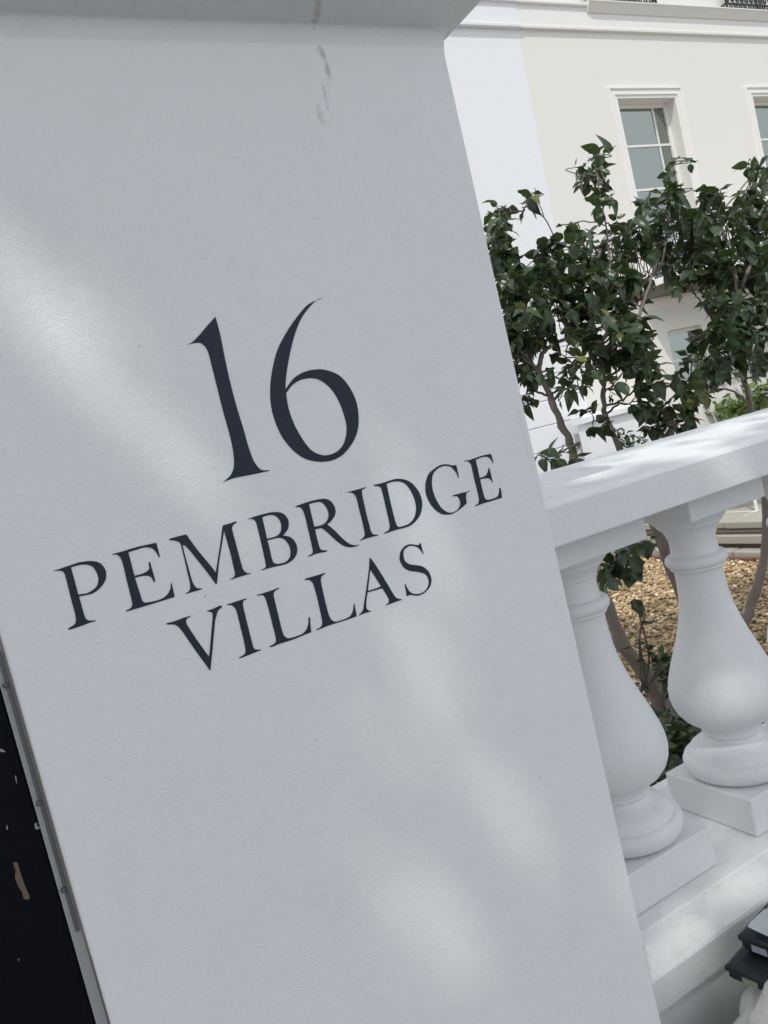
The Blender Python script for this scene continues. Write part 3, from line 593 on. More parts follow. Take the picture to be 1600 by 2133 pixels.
def scroll(mb, o, ux, s, rad=.008):
    pts = []
    for k in range(15):
        a = k/14*math.pi*2.4; rr = .5*s*(1-.62*k/14)
        pts.append(o+ux*(rr*math.cos(a))+Vector((0,0,rr*math.sin(a))))
    mb.tube(pts, rad, 5)
rl = thing('balcony_railing', 'black scrolled iron railing round the curved first floor balcony', 'railing')
top = MB(); bars = MB()
TP = [Vector((p.x+.04 if p.x < 8.7 else p.x, p.y+(.05 if p.x > 8.6 else 0), 0)) for p in bal_path]
top.tube([p+Vector((0,0,2.03)) for p in TP], .018, 6); top.tube([p+Vector((0,0,1.36)) for p in TP], .012, 5); top.tube([p+Vector((0,0,1.88)) for p in TP], .010, 5)
L_ = 0; acc = [0]
for i in range(1, len(TP)): acc.append(acc[-1]+(TP[i]-TP[i-1]).length)
d = .04; k = 0
while d < min(acc[-1], 5.6):
    i = max(j for j in range(len(acc)) if acc[j] <= d); i = min(i, len(TP)-2)
    t = (d-acc[i])/max(1e-6, acc[i+1]-acc[i]); p = TP[i].lerp(TP[i+1], t); ux = (TP[i+1]-TP[i]).normalized()
    bars.tube([p+Vector((0,0,1.30)), p+Vector((0,0,2.03))], .009, 5)
    q = p+ux*.06
    scroll(bars, q+Vector((0,0,1.955)), ux, .085); scroll(bars, q+Vector((0,0,1.42)), ux, .10)
    bars.tube([q+Vector((0,0,1.47)), q+ux*.035+Vector((0,0,1.58)), q-ux*.035+Vector((0,0,1.72)), q+Vector((0,0,1.88))], .007, 5)
    bars.tube([q+Vector((0,0,1.47)), q-ux*.035+Vector((0,0,1.58)), q+ux*.035+Vector((0,0,1.72)), q+Vector((0,0,1.88))], .007, 5)
    d += .12; k += 1
top.build('handrail', M['black'], rl); bars.build('scrollwork', M['black'], rl)

def balconette(x0, x1, label):
    t = thing('window_balconette', label, 'window guard', 'black iron window guards on the upper sill')
    y = HY-.10
    fr = MB()
    for z in (5.40, 5.62, 5.47): fr.box(x0, x1, y-.012, y+.012, z, z+.018)
    for x_ in (x0, x1-.02): fr.box(x_, x_+.02, y-.013, y+.013, 5.392, 5.72)
    for x_ in (x0, x1-.016): fr.box(x_, x_+.016, y+.0125, HY-.001, 5.47, 5.49)
    fr.build('guard_frame', M['black'], t)
    sc = MB(); n = int((x1-x0)/.11)
    for i in range(n):
        cx_ = x0+(i+.5)*(x1-x0)/n
        for zc in (5.445, 5.555):
            sc.tube([Vector((cx_+.032*math.cos(a*.5236), y, zc+.040*math.sin(a*.5236))) for a in range(13)], .010, 5)
        sc.tube([(cx_-.05, y, 5.41), (cx_+.05, y, 5.61)], .008, 5); sc.tube([(cx_+.05, y, 5.41), (cx_-.05, y, 5.61)], .008, 5)
        sc.lathe(cx_, y, [(.002, 5.64), (.018, 5.655), (.012, 5.675), (.002, 5.70)], 8)
    sc.build('scroll_panel', M['black'], t)
balconette(9.24, 10.58, 'black cast iron window guard above the leftmost window head')
balconette(12.13, 13.6, 'black cast iron window guard at the upper right corner')

# projecting base wall of the cream house with a white weathered coping
base = thing('area_wall', 'low pale wall with a bright white coping in front of the cream house', 'low wall')
m = MB(); m.box(7.30, 18, 8.16, 8.30, GARD-.3, -.33); m.build('wall_body', M['house_white'], base)
m = MB(); m.extrude_x([(8.10,-.32),(8.10,-.245),(8.16,-.215),(8.36,-.215),(8.36,-.3295),(8.12,-.3295)], 7.26, 18); m.build('coping', M['house_white'], base, bevel=.006)

wh = thing('white_house', 'white stucco neighbouring house with banded masonry at ground level', 'house')
m = MB()
zz = [GARD-.3, 0, 1, 2, 3, 4, 5, 6, 7, 8, 9.5]
for a, c in zip(zz, zz[1:]):
    m.add([(1.0,HY,a),(xb(a),HY,a),(xb(c),HY,c),(1.0,HY,c)], [(0,1,2,3)])
m.build('facade', M['house_white'], wh)
m = MB()
k = 0; z = -1.23
while z < 1.0:
    m.add([(1.0,HY-.028,z+.012),(xb(z)-.02,HY-.028,z+.012),(xb(z)-.02,HY-.028,z+.318),(1.0,HY-.028,z+.318),
           (1.0,HY-.001,z),(xb(z)-.004,HY-.001,z),(xb(z)-.004,HY-.001,z+.33),(1.0,HY-.001,z+.33)],
          [(0,1,2,3),(4,5,1,0),(5,6,2,1),(6,7,3,2),(7,4,0,3)])
    z += .33
m.build('banded_masonry', M['house_white'], wh, bevel=.003)
m = MB(); m.extrude_x([(HY-.001,5.02),(HY-.065,5.022),(HY-.067,5.060),(HY-.052,5.068),(HY-.048,5.335),(HY-.085,5.345),(HY-.088,5.372),(HY-.02,5.395),(HY-.001,5.395)], 1.0, xb(5.2)-.0005)
m.build('string_course', M['house_white'], wh, bevel=.003)

# ================================================================== garden: path, chair
path = thing('stone_path', 'pale stone slab path with a red brick edge beyond the gravel', 'path')
M_ = ((4.06, -1.196, -1.148), (4.13, -1.118, -1.066), (4.21, -1.040, -.992))
for x0, z0, z1 in M_:
    yy = 2.6; 
    while yy < 6.4:
        L0 = rnd.uniform(.75, 1.1); m = MB(); m.box(x0+rnd.uniform(-.008, .012), 9.5, yy+.006, yy+L0-.006, z0, z1+rnd.uniform(-.004, .004))
        m.build('stone_slab', M['stone'], path, bevel=.008); yy += L0
m = MB(); m.box(4.02, 4.055, 2.6, 6.4, GARD-.05, -1.176); m.build('brick_edge', M['brick'], path, bevel=.004)
m = MB(); m.box(4.16, 9.4, 2.6, 6.4, GARD-.1, -1.045); m.build('mortar_bed', M['soil'], path)

ch = thing('garden_chair', 'white metal garden chair leg and rung glimpsed under the rail', 'chair')
c0 = at(1577, 1066, 3.6); cx_, cy_, cz_ = c0.x, c0.y, c0.z
zt = -.99
for dx, dy in ((0, 0), (.40, 0), (0, .4), (.40, .4)):
    m = MB(); m.tube(catmull([(cx_+dx, cy_+dy, cz_+.36), (cx_+dx, cy_+dy, cz_+.10), (cx_+dx+.004, cy_+dy, cz_-.02), (cx_+dx-.012, cy_+dy, zt)], 4), .011, 8)
    m.build('leg', M['chair'], ch, smooth=True)
for a, b_ in (((-.14, -.0), (.52, 0)), ((0, 0), (0, .4)), ((.4, 0), (.4, .4)), ((0, .4), (.4, .4))):
    m = MB(); m.tube([(cx_+a[0], cy_+a[1], cz_), (cx_+b_[0], cy_+b_[1], cz_)], .008, 8); m.build('rung', M['chair'], ch, smooth=True)
m = MB(); m.lathe(cx_+.2, cy_+.2, [(.0, cz_+.355), (.27, cz_+.355), (.28, cz_+.365), (.27, cz_+.375), (0, cz_+.375)], 24, cap=False); m.build('seat', M['chair'], ch, smooth=True)
m = MB(); m.tube(catmull([(cx_+.02, cy_+.42, cz_+.36), (cx_+.0, cy_+.48, cz_+.5), (cx_+.2, cy_+.5, cz_+.56), (cx_+.4, cy_+.48, cz_+.5), (cx_+.38, cy_+.42, cz_+.36)], 6), .011, 8); m.build('backrest', M['chair'], ch, smooth=True)

# ================================================================== leaves
def leaf_mat(name, dark, light, yellow, rough=.32, trans=.18):
    m = bpy.data.materials.new(name); m.use_nodes = True; N, L, b = nodes(m)
    a = N.new('ShaderNodeAttribute'); a.attribute_name = 'tone'
    s = N.new('ShaderNodeSeparateXYZ'); L.new(a.outputs['Color'], s.inputs[0])
    r = N.new('ShaderNodeValToRGB'); L.new(s.outputs[0], r.inputs['Fac']); e = r.color_ramp.elements
    e[0].position = 0; e[0].color = (*dark, 1); e[1].position = 1; e[1].color = (*yellow, 1)
    k = e.new(.82); k.color = (*light, 1); k = e.new(.93); k.color = (*light, 1)
    vein = mathn(N, L, 'MULTIPLY', s.outputs[1], .22)
    c = mixc(N, L, vein, r.outputs[0], tuple(min(1, x*2.2) for x in light))
    geo = N.new('ShaderNodeNewGeometry')
    c = mixc(N, L, mathn(N, L, 'MULTIPLY', geo.outputs['Backfacing'], .45), c, tuple(min(1, x*2.0+.01) for x in light))
    L.new(c, b.inputs['Base Color']); b.inputs['Roughness'].default_value = rough
    b.inputs['Specular IOR Level'].default_value = .5
    o = N['Material Output']; t = N.new('ShaderNodeBsdfTranslucent'); L.new(mixc(N, L, .0, c, c), t.inputs['Color'])
    t2 = mixc(N, L, .5, c, (.10, .16, .02)); L.new(t2, t.inputs['Color'])
    mx = N.new('ShaderNodeMixShader'); mx.inputs[0].default_value = trans
    L.new(b.outputs[0], mx.inputs[1]); L.new(t.outputs[0], mx.inputs[2]); L.new(mx.outputs[0], o.inputs['Surface'])
    return m
M['camellia'] = leaf_mat('camellia_leaves', (.014, .027, .012), (.045, .078, .028), (.20, .20, .045))
M['climber'] = leaf_mat('climber_leaves', (.09, .15, .04), (.19, .27, .09), (.3, .36, .12), .5, .35)
M['shade_leaf'] = leaf_mat('shade_tree_leaves', (.03, .06, .02), (.06, .11, .03), (.12, .16, .04), .5, .12)

NT, NW = 7, 5
def leaf_template(w=.30, droop=.35, fold=.25, tip=1.0, wav=0.0):
    """unit leaf along +x, width w (half), z up"""
    V = []; T = []
    for i in range(NT):
        t = i/(NT-1)
        hw = w*(math.sin(math.pi*min(1, t**.72*.985))**.85)*(1-.25*max(0, t-.75)*tip)
        if i == NT-1: hw = .006
        if i == 0: hw = .015
        for j in range(NW):
            u = -1+2*j/(NW-1)
            z = -droop*t*t*(.6+.4*t) - fold*hw*(1-abs(u))*1.0 + wav*math.sin(t*9+u*2)*hw
            V.append((t, u*hw, z)); T.append(1.0 if abs(u) < .01 else 0.0)
    F = [(i*NW+j, (i+1)*NW+j, (i+1)*NW+j+1, i*NW+j+1) for i in range(NT-1) for j in range(NW-1)]
    return np.array(V), F, T
def leaves_mesh(name, specs, mat, parent, seed, lo=False):
    global NT, NW
    NT, NW = (4, 3) if lo else (7, 5)
    """specs: (pos, direction, normal hint, length, tone, droop)"""
    rg = np.random.default_rng(seed)
    temps = [leaf_template(.34+.06*a, dr, .30, 1, wv) for a, dr, wv in ((0,.15,0.1),(1,.38,.2),(.5,.75,.1),(1,.55,.3),(0,1.05,.1),(1.2,.25,.25))]
    Fb = np.array(temps[0][1]); nv = NT*NW; AV = []; AC = []; AF = []
    for i, (p, d, nh, ln, tone, tid) in enumerate(specs):
        V, _, T = temps[tid % len(temps)]
        d = Vector(d).normalized(); s = Vector(nh).cross(d)
        if s.length < 1e-4: s = d.orthogonal()
        s.normalize(); u = d.cross(s)
        R = np.array([d, s, u]); AV.append(V*ln@R+np.array(p))
        c = np.zeros((nv, 4), np.float32); c[:, 0] = tone; c[:, 1] = T; c[:, 3] = 1; AC.append(c); AF.append(Fb+i*nv)
    me = bpy.data.meshes.new(name); me.from_pydata(np.concatenate(AV).tolist(), [], np.concatenate(AF).tolist())
    at_ = me.color_attributes.new('tone', 'FLOAT_COLOR', 'POINT'); at_.data.foreach_set('color', np.concatenate(AC).ravel())
    me.polygons.foreach_set('use_smooth', [True]*len(me.polygons)); me.materials.append(mat)
    o = bpy.data.objects.new(name, me); COL.objects.link(o); o.parent = parent; return o

def rv(r=rnd): 
    while True:
        v = Vector((r.uniform(-1,1), r.uniform(-1,1), r.uniform(-1,1)))
        if .01 < v.length < 1: return v
def tone_pick(r=rnd):
    x = r.random()
    return r.uniform(.95, 1.0) if x < .030 else (r.uniform(.5, .85) if x < .35 else r.uniform(0, .5))

def shrub(label, trunks, clumps, seed, leaf=.047, group='camellias behind the balustrade', name='camellia_tree', mat='camellia', per=1.0, twig=.0016, depth=.24, category='tree'):
    r = random.Random(seed); root = thing(name, label, category, group)
    tr = MB(); anchors = []
    for pts, r0, r1 in trunks:
        P = catmull([at(x, y, Y) for x, y, Y in pts], 5); n = len(P)
        wob = [p+Vector((r.uniform(-1,1), r.uniform(-1,1), 0))*.004 for p in P]
        tr.tube(wob, [(r1+(r0-r1)*(1-i/(n-1))**2.2)*(1+.10*math.sin(i*1.7+seed)+r.uniform(-.06,.06)) for i in range(n)], 10)
        anchors += [(p, r0+(r1-r0)*i/(n-1)) for i, p in enumerate(wob) if i > n*.45]
    tr.build('trunk', M['bark'], root, smooth=True, angle=60)
    br = MB(); specs = []; hubs = list(anchors)
    for cpx, cpy, cr, Y, dens in clumps:
        c = at(cpx, cpy, Y); scale = (c.dot(Vector(_fw)))/F_PX; R = cr*scale
        # branch from the nearest anchor lying lower or beside
        best = min(hubs, key=lambda h: (h[0]-c).length+max(0, h[0].z-c.z+.02)*1.6)
        a = best[0]; rad = min(best[1]*.55, .0048)
        mid1 = a.lerp(c, .35)+Vector((r.uniform(-1,1), r.uniform(-1,1), r.uniform(-.4,1)))*.18*(c-a).length
        mid2 = a.lerp(c, .72)+Vector((r.uniform(-1,1), r.uniform(-1,1), r.uniform(-.2,1)))*.12*(c-a).length
        P = catmull([a, mid1, mid2, c], 5)
        P = [p+rv(r)*.004 for p in P]
        br.tube(P, [rad+(max(.0018, rad*.4)-rad)*i/(len(P)-1) for i in range(len(P))], 6)
        hubs.append((c, .005))
        nl = max(5, int(per*dens*(cr/11.5)**2*4.4)); nt_ = max(2, nl//5)
        for k in range(nt_):
            ou, ov = r.gauss(0,.5)*R, r.gauss(0,.5)*R
            e = (c+Vector((ou*.8, -ou*.5, ov)))*(1+max(-.13, min(.13, r.gauss(0,1)*depth*.25)))
            s0 = P[r.randint(len(P)//2, len(P)-1)]
            q1 = s0.lerp(e, .5)+rv(r)*.25*(e-s0).length
            T = catmull([s0, q1, e], 4); 
            br.tube(T, [twig*1.5+(twig*.7-twig*1.5)*i/(len(T)-1) for i in range(len(T))], 5)
            tdir = (T[-1]-T[-3]).normalized()
            m_ = nl//nt_+r.randint(-1, 2)
            for j in range(max(2, m_)):
                f = j/max(1, m_-1)
                p = T[-1].lerp(T[len(T)//2], f*.9*r.random() if j else 0)
                ang = j*2.4+r.uniform(-.5,.5)
                side = tdir.orthogonal().normalized(); side.rotate(Matrix.Rotation(ang, 3, tdir))
                d = tdir*r.uniform(.1,.9)+side*1.0+Vector((0,0,r.uniform(-.55,.35)))
                nh = Vector((0,0,1))+rv(r)*.75
                specs.append((p+side*.004, d, nh, leaf*r.uniform(.62,1.25), tone_pick(r), r.randint(0,5)))
    br.build('branches', M['twig'], root, smooth=True, angle=60)
    leaves_mesh('crown', specs, M[mat], root, seed)
    return root

A_tr = [([(1410,1520,2.10),(1345,1408,2.10),(1285,1318,2.12),(1240,1180,2.14),(1216,1040,2.15),(1194,945,2.15),(1176,898,2.15),(1152,838,2.15),(1117,768,2.15),(1072,735,2.18),(1010,700,2.2),(960,640,2.25)], .033, .0085),
        ([(1122,778,2.15),(1128,742,2.15),(1150,718,2.14),(1190,702,2.13),(1240,680,2.1)], .011, .005),
        ([(1110,765,2.16),(1090,700,2.25),(1085,640,2.28),(1095,570,2.3)], .010, .004),
        ([(1168,515,2.2),(1140,462,2.2),(1122,422,2.2),(1112,392,2.2)], .0030, .0016),
        ([(1133,452,2.2),(1112,432,2.2),(1094,422,2.2)], .0022, .0014),
        ([(1365,1425,2.1),(1400,1465,2.05),(1440,1560,2.0)], .020, .024)]
A_cl = [(1100,402,13,2.2,1.0),(1090,432,12,2.2,1.0),(1052,452,26,2.2,.9),(1032,492,34,2.2,1.1),(1030,545,38,2.25,1.2),(1066,515,22,2.25,.9),(1062,590,42,2.2,1.2),(1118,568,34,2.15,1.2),(1135,535,26,2.2,.9),
        (1150,590,34,2.2,1.1),(1062,650,40,2.25,1.3),(1110,640,40,2.1,1.1),(1160,640,34,2.2,1.0),(1068,705,30,2.25,1.3),(1092,735,26,2.2,1.2),(1125,690,32,2.2,1.1),(1092,785,26,2.2,1.0),(1088,825,20,2.2,.8),(1150,770,14,2.15,.7),(1050,610,34,2.4,1.2),
        (1172,808,16,2.1,.6),(1215,800,13,2.15,.7),(1165,955,12,2.05,1.6),(1195,948,8,2.1,1.2),(1120,948,9,2.1,1.0),(1180,735,22,2.2,.8),(1150,560,30,2.25,.9),(1185,600,28,2.25,.9),(1180,680,28,2.2,.9),(1048,690,30,2.3,1.1),(1066,755,26,2.25,1.0),(1210,700,26,2.2,.9),(1075,560,30,2.3,.9)]
B_tr = [([(1500,1580,2.05),(1470,1440,2.05),(1440,1300,2.08),(1388,1165,2.1),(1335,1030,2.1),(1293,940,2.1),(1272,890,2.1),(1257,845,2.1),(1258,790,2.1),(1246,720,2.1),(1228,650,2.1),(1232,590,2.12),(1250,520,2.15)], .024, .006),
        ([(1388,1165,2.1),(1372,1040,2.06),(1390,920,2.03),(1412,876,2.02),(1445,845,2.02),(1478,800,2.0),(1495,735,2.0),(1490,680,2.05)], .020, .007),
        ([(1246,720,2.1),(1290,660,2.1),(1330,600,2.1),(1372,560,2.1),(1392,480,2.1),(1400,400,2.1)], .010, .004),
        ([(1250,745,2.1),(1285,700,2.05),(1320,690,2.0),(1336,640,2.0),(1352,590,2.0),(1370,540,2.05)], .007, .005),
        ([(1258,640,2.1),(1270,560,2.1),(1262,470,2.12),(1250,400,2.15),(1240,350,2.15)], .0060, .0026)]
B_cl = [(1240,325,20,2.15,.9),(1222,368,26,2.15,1.0),(1262,372,22,2.15,.9),(1248,420,24,2.15,.9),(1190,470,22,2.15,.7),(1218,478,20,2.1,.9),(1275,475,26,2.15,1.0),(1190,520,30,2.15,.8),(1240,530,32,2.15,1.0),(1300,530,34,2.1,1.0),
        (1215,575,36,2.1,1.2),(1270,590,40,2.15,1.2),(1320,590,32,2.1,.9),(1205,630,36,2.15,1.0),(1262,645,36,2.0,1.0),(1225,690,30,2.15,.9),(1300,690,38,2.0,1.2),(1345,715,34,2.0,1.3),(1255,735,34,2.1,1.1),(1310,755,34,2.05,1.3),(1358,765,24,2.0,1.1),
        (1246,775,24,2.1,1.1),(1275,805,20,2.1,.8),(1345,805,26,2.0,.9),(1330,835,20,2.0,.9),(1375,800,20,2.0,.7),(1235,878,18,2.05,1.2),(1262,880,10,2.1,.9),(1378,855,26,2.0,1.3),(1400,890,22,1.95,1.3),(1362,890,18,2.0,1.2),(1430,825,28,2.0,1.2),(1460,800,24,2.0,1.3),(1440,868,14,2.0,.8),
        (1395,362,14,2.1,.8),(1425,335,14,2.1,.8),(1395,410,28,2.1,1.1),(1350,428,24,2.1,.8),(1345,478,34,2.1,1.1),(1400,460,34,2.1,1.3),(1380,510,32,2.1,.9),(1430,480,30,2.1,1.2),
        (1150,505,22,2.15,.9),(1180,555,28,2.2,.9),(1300,640,30,2.1,1.0),(1425,590,24,2.1,1.0),(1395,545,26,2.1,.9),(1440,745,24,2.0,1.1),(1410,780,22,2.0,1.0),(1190,760,24,2.15,.9),(1310,1160,24,1.75,1.6),(1285,1175,20,1.75,1.6),(1345,1125,15,1.8,1.4),(1268,1200,12,1.75,1.2)]
D_tr = [([(1520,1420,2.0),(1548,1310,2.0),(1572,1235,2.0),(1592,1165,2.0),(1594,1050,2.0),(1580,930,2.0),(1565,850,2.0),(1552,800,2.0),(1542,750,2.0),(1538,690,2.0),(1540,620,2.0),(1560,560,2.02),(1600,490,2.05)], .022, .007),
        ([(1540,630,2.0),(1528,580,1.98),(1512,535,1.96)], .007, .004),
        ([(1540,620,2.0),(1520,520,2.05),(1500,450,2.1),(1540,400,2.1),(1560,370,2.1)], .006, .0028),
        ([(1556,835,2.0),(1520,812,1.98),(1490,810,1.97)], .006, .003)]
D_cl = [(1470,405,24,2.1,.9),(1500,418,26,2.1,1.0),(1455,450,30,2.1,1.2),(1500,465,36,2.1,1.3),(1550,440,34,2.1,1.2),(1562,395,22,2.1,1.0),(1570,350,22,2.1,1.0),(1598,380,20,2.1,.9),(1590,345,14,2.1,.7),(1598,440,34,2.1,1.2),
        (1450,510,36,2.1,1.3),(1500,530,40,2.05,1.4),(1560,510,42,2.1,1.4),(1445,570,30,2.1,1.2),(1485,590,34,2.05,1.3),(1545,580,42,2.1,1.5),(1598,560,40,2.1,1.4),(1530,640,38,2.05,1.4),(1585,630,40,2.1,1.4),(1500,640,24,2.0,1.0),
        (1515,695,34,2.0,1.4),(1565,690,36,2.05,1.4),(1605,690,34,2.05,1.3),(1480,712,26,2.0,1.1),(1495,755,34,1.95,1.4),(1540,740,30,2.0,1.3),(1590,745,30,2.0,1.3),(1505,785,22,1.95,1.0),(1570,780,16,1.95,.7),(1640,600,60,2.1,1.0),(1650,480,50,2.1,1.0)]
shrub('camellia tree with a leaning bare brown trunk next to the pier edge', A_tr, A_cl, 5)
shrub('camellia tree in the middle with slim dark stems rising behind the rail', B_tr, B_cl, 8)
shrub('dense camellia tree at the right edge above the rail', D_tr, D_cl, 11, leaf=.049)

def sprig(name, label, base, stems, seed, leaf, mat='camellia', cat='shrub', dens=6, group=None, spread=.05, kind=None):
    r = random.Random(seed); root = thing(name, label, cat, group); br = MB(); specs = []
    b0 = at(*base)
    for x, y, Y in stems:
        e = at(x, y, Y); T = catmull([b0+Vector((r.uniform(-.03,.03),r.uniform(-.03,.03),0)), b0.lerp(e,.5)+rv(r)*.06, e], 6)
        br.tube(T, [.0045+(.0018-.0045)*i/(len(T)-1) for i in range(len(T))], 5)
        for j in range(dens):
            p = T[-1-int(r.random()**1.5*len(T)*.55)]+rv(r)*spread*.4
            d = rv(r)+Vector((0,0,.2)); specs.append((p, d, Vector((0,0,1))+rv(r)*.6, leaf*r.uniform(.6,1.2), tone_pick(r), r.randint(0,5)))
    br.build('stems', M['twig'], root, smooth=True); leaves_mesh('foliage', specs, M[mat], root, seed); return root
sprig('low_shrub', 'small dark leafy sprig rising over the gravel between the balusters', (1350,1440,1.8), [(1325,1258,1.75),(1345,1275,1.75),(1330,1330,1.75),(1350,1352,1.78),(1318,1345,1.78)], 21, .040, dens=4)
sprig('low_shrub', 'dark bushy shrub low on the gravel behind the second baluster', (1430,1470,1.9), [(1390,1355,1.85),(1410,1380,1.85),(1375,1385,1.85),(1420,1345,1.9),(1400,1420,1.85),(1425,1410,1.8),(1440,1440,1.85),(1380,1410,1.9)], 22, .045, dens=9)
sprig('ground_cover_plant', 'very dark leafy plant at the foot of the wall between the plinths', (1450,1640,1.62), [(x,y,Y) for x,y,Y in [(1400,1520,1.65),(1420,1490,1.7),(1440,1520,1.6),(1420,1560,1.6),(1450,1560,1.62),(1460,1500,1.7),(1400,1580,1.55),(1430,1600,1.55),(1380,1600,1.55),(1470,1560,1.6),(1410,1540,1.6),(1390,1560,1.6),(1450,1480,1.7),(1440,1580,1.5),(1400,1610,1.5)]], 23, .055, dens=16, spread=.16)
sprig('climbing_plant', 'light green climber hanging over the pale area wall at right', (1560,900,7.9), [(1500,845,7.9),(1490,865,7.9),(1515,830,7.9),(1530,815,7.9),(1550,815,7.9),(1575,805,7.9),(1590,800,7.9),(1600,825,7.9),(1580,840,7.9),(1540,850,7.9),(1515,870,7.9),(1560,865,7.9),(1600,790,7.9),(1590,860,7.9),(1525,845,7.9)], 24, .15, 'climber', 'climber', dens=14, spread=.5)
sprig('small_shrub', 'tiny leafed sprig showing over the rail before the pale wall', (1330,960,5.2), [(1290,905,5.2),(1305,912,5.2),(1318,905,5.2),(1300,920,5.2),(1330,918,5.2),(1284,896,5.2),(1345,912,5.2),(1312,922,5.2)], 25, .045, dens=12, spread=.12)
sprig('border_shrub', 'dark shrub behind the stone path and white chair', (1560,1110,4.6), [(x, y, Y) for x in range(1470, 1640, 14) for y, Y in ((1062,4.7),(1082,4.5),(1096,4.4))], 26, .08, dens=12, spread=.22)

# ================================================================== sack and boxes on the pavement
sk = masonry('sack_plastic', (.56, .55, .49), (.34, .32, .27), .45, 60, .30, .05)
N, L, b = nodes(sk); v = N.new('ShaderNodeTexCoord').outputs['Object']
sx = N.new('ShaderNodeSeparateXYZ'); L.new(v, sx.inputs[0])
msk = ramp_node(N, L, noise(N, L, v, 85, 5, .8), .56, .62)
band = mathn(N, L, 'MULTIPLY', msk, ramp_node(N, L, sx.outputs[2], .285, .30))
src = b.inputs['Base Color'].links[0].from_socket
L.new(mixc(N, L, mathn(N, L, 'MULTIPLY', band, .35), src, (.34, .17, .12)), b.inputs['Base Color'])
def sack(name, label, cx_, cy_, z0, rx, ry, h, seed):
    bm = bmesh.new(); bmesh.ops.create_icosphere(bm, subdivisions=6, radius=1)
    from mathutils import noise as mn
    for vt in bm.verts:
        p = vt.co.copy(); q = Vector([math.copysign(abs(c)**.72, c) for c in p])
        n1 = mn.noise(p*1.7+Vector((seed,0,0))); 
        rid = 1-abs(mn.noise(Vector((p.x*3+seed, p.y*3, p.z*1.5)))*2.2); rid2 = 1-abs(mn.noise(Vector((p.x*7, p.y*7+seed, p.z*4)))*2.2)
        k = 1+.14*n1+.07*rid+.030*rid2
        vt.co = Vector((q.x*rx*k, q.y*ry*k, (q.z*.5*k)*h))
        if vt.co.z < -h*.45: vt.co.z = -h*.45
    me = bpy.data.meshes.new(name); bm.to_mesh(me); bm.free(); me.materials.append(sk)
    me.polygons.foreach_set('use_smooth', [True]*len(me.polygons))
    o = bpy.data.objects.new(name, me); COL.objects.link(o); o.location = (cx_, cy_, z0+h*.45)
    tag(o, label, 'sack'); return o
sack('rubble_sack', 'crumpled cream plastic sack with faded red print under the black boxes', .885, .66, PAVE, .262, .22, .655, 3.0)
def case(name, label, o, ang, w, d, h, stk, film=False):
    t = thing(name, label, 'box', 'black boxes stacked on the sack'); t.location = o; t.rotation_euler = (0, 0, ang)
    m = MB(); m.sweep_rect(0, w, 0, d, [(-.012,0),(-.004,.002),(0,.008),(0,h*.62),(.003,h*.63),(.003,h*.9),(-.002,h*.98),(-.012,h)])
    m.build('case_body', M['case'], t, bevel=.006)
    for x0, x1, z0, z1, mt in stk:
        m = MB(); m.box(x0, x1, -.0012, .0005, z0, z1); m.build('sticker', M[mt], t)
    if film:
        m = MB(); n = 14
        V = [(.012+(w-.02)*i/n, .006+(d-.012)*j/n, h+.0015+.004*math.sin(i*1.9+j*.8)*math.sin(j*1.3)**2+(.010*((n-i)/n)**4)) for j in range(n+1) for i in range(n+1)]
        m.add(V, [(j*(n+1)+i, j*(n+1)+i+1, (j+1)*(n+1)+i+1, (j+1)*(n+1)+i) for j in range(n) for i in range(n)])
        m.build('plastic_film', M['film'], t, smooth=True)
    return t
M['case'] = masonry('black_plastic', (.012, .015, .02), (.03, .035, .04), .3, 200, .38, .2)
M['film'] = new_mat('clear_film', (.45, .47, .48), .15)
M['label_grey'] = new_mat('grey_sticker', (.30, .33, .37), .4)
M['label_green'] = masonry('green_sticker', (.24, .27, .17), (.10, .12, .07), .8, 200, .5, .1)

case('tool_case', 'lower black plastic case with a small green sticker, resting on the cream sack', tuple(at(1521,2043,.86)), math.radians(-80), .26, .16, .028, [(.022,.046,.007,.018,'label_green')])
o_ = at(1548,1998,.86); z_ = at(1521,2043,.86).z+.0285
case('tool_case', 'upper black plastic case with a grey sticker and loose clear film on top', (o_.x+.004, o_.y, z_), math.radians(-80), .24, .15, .029, [(.016,.040,.006,.018,'label_grey')], True)


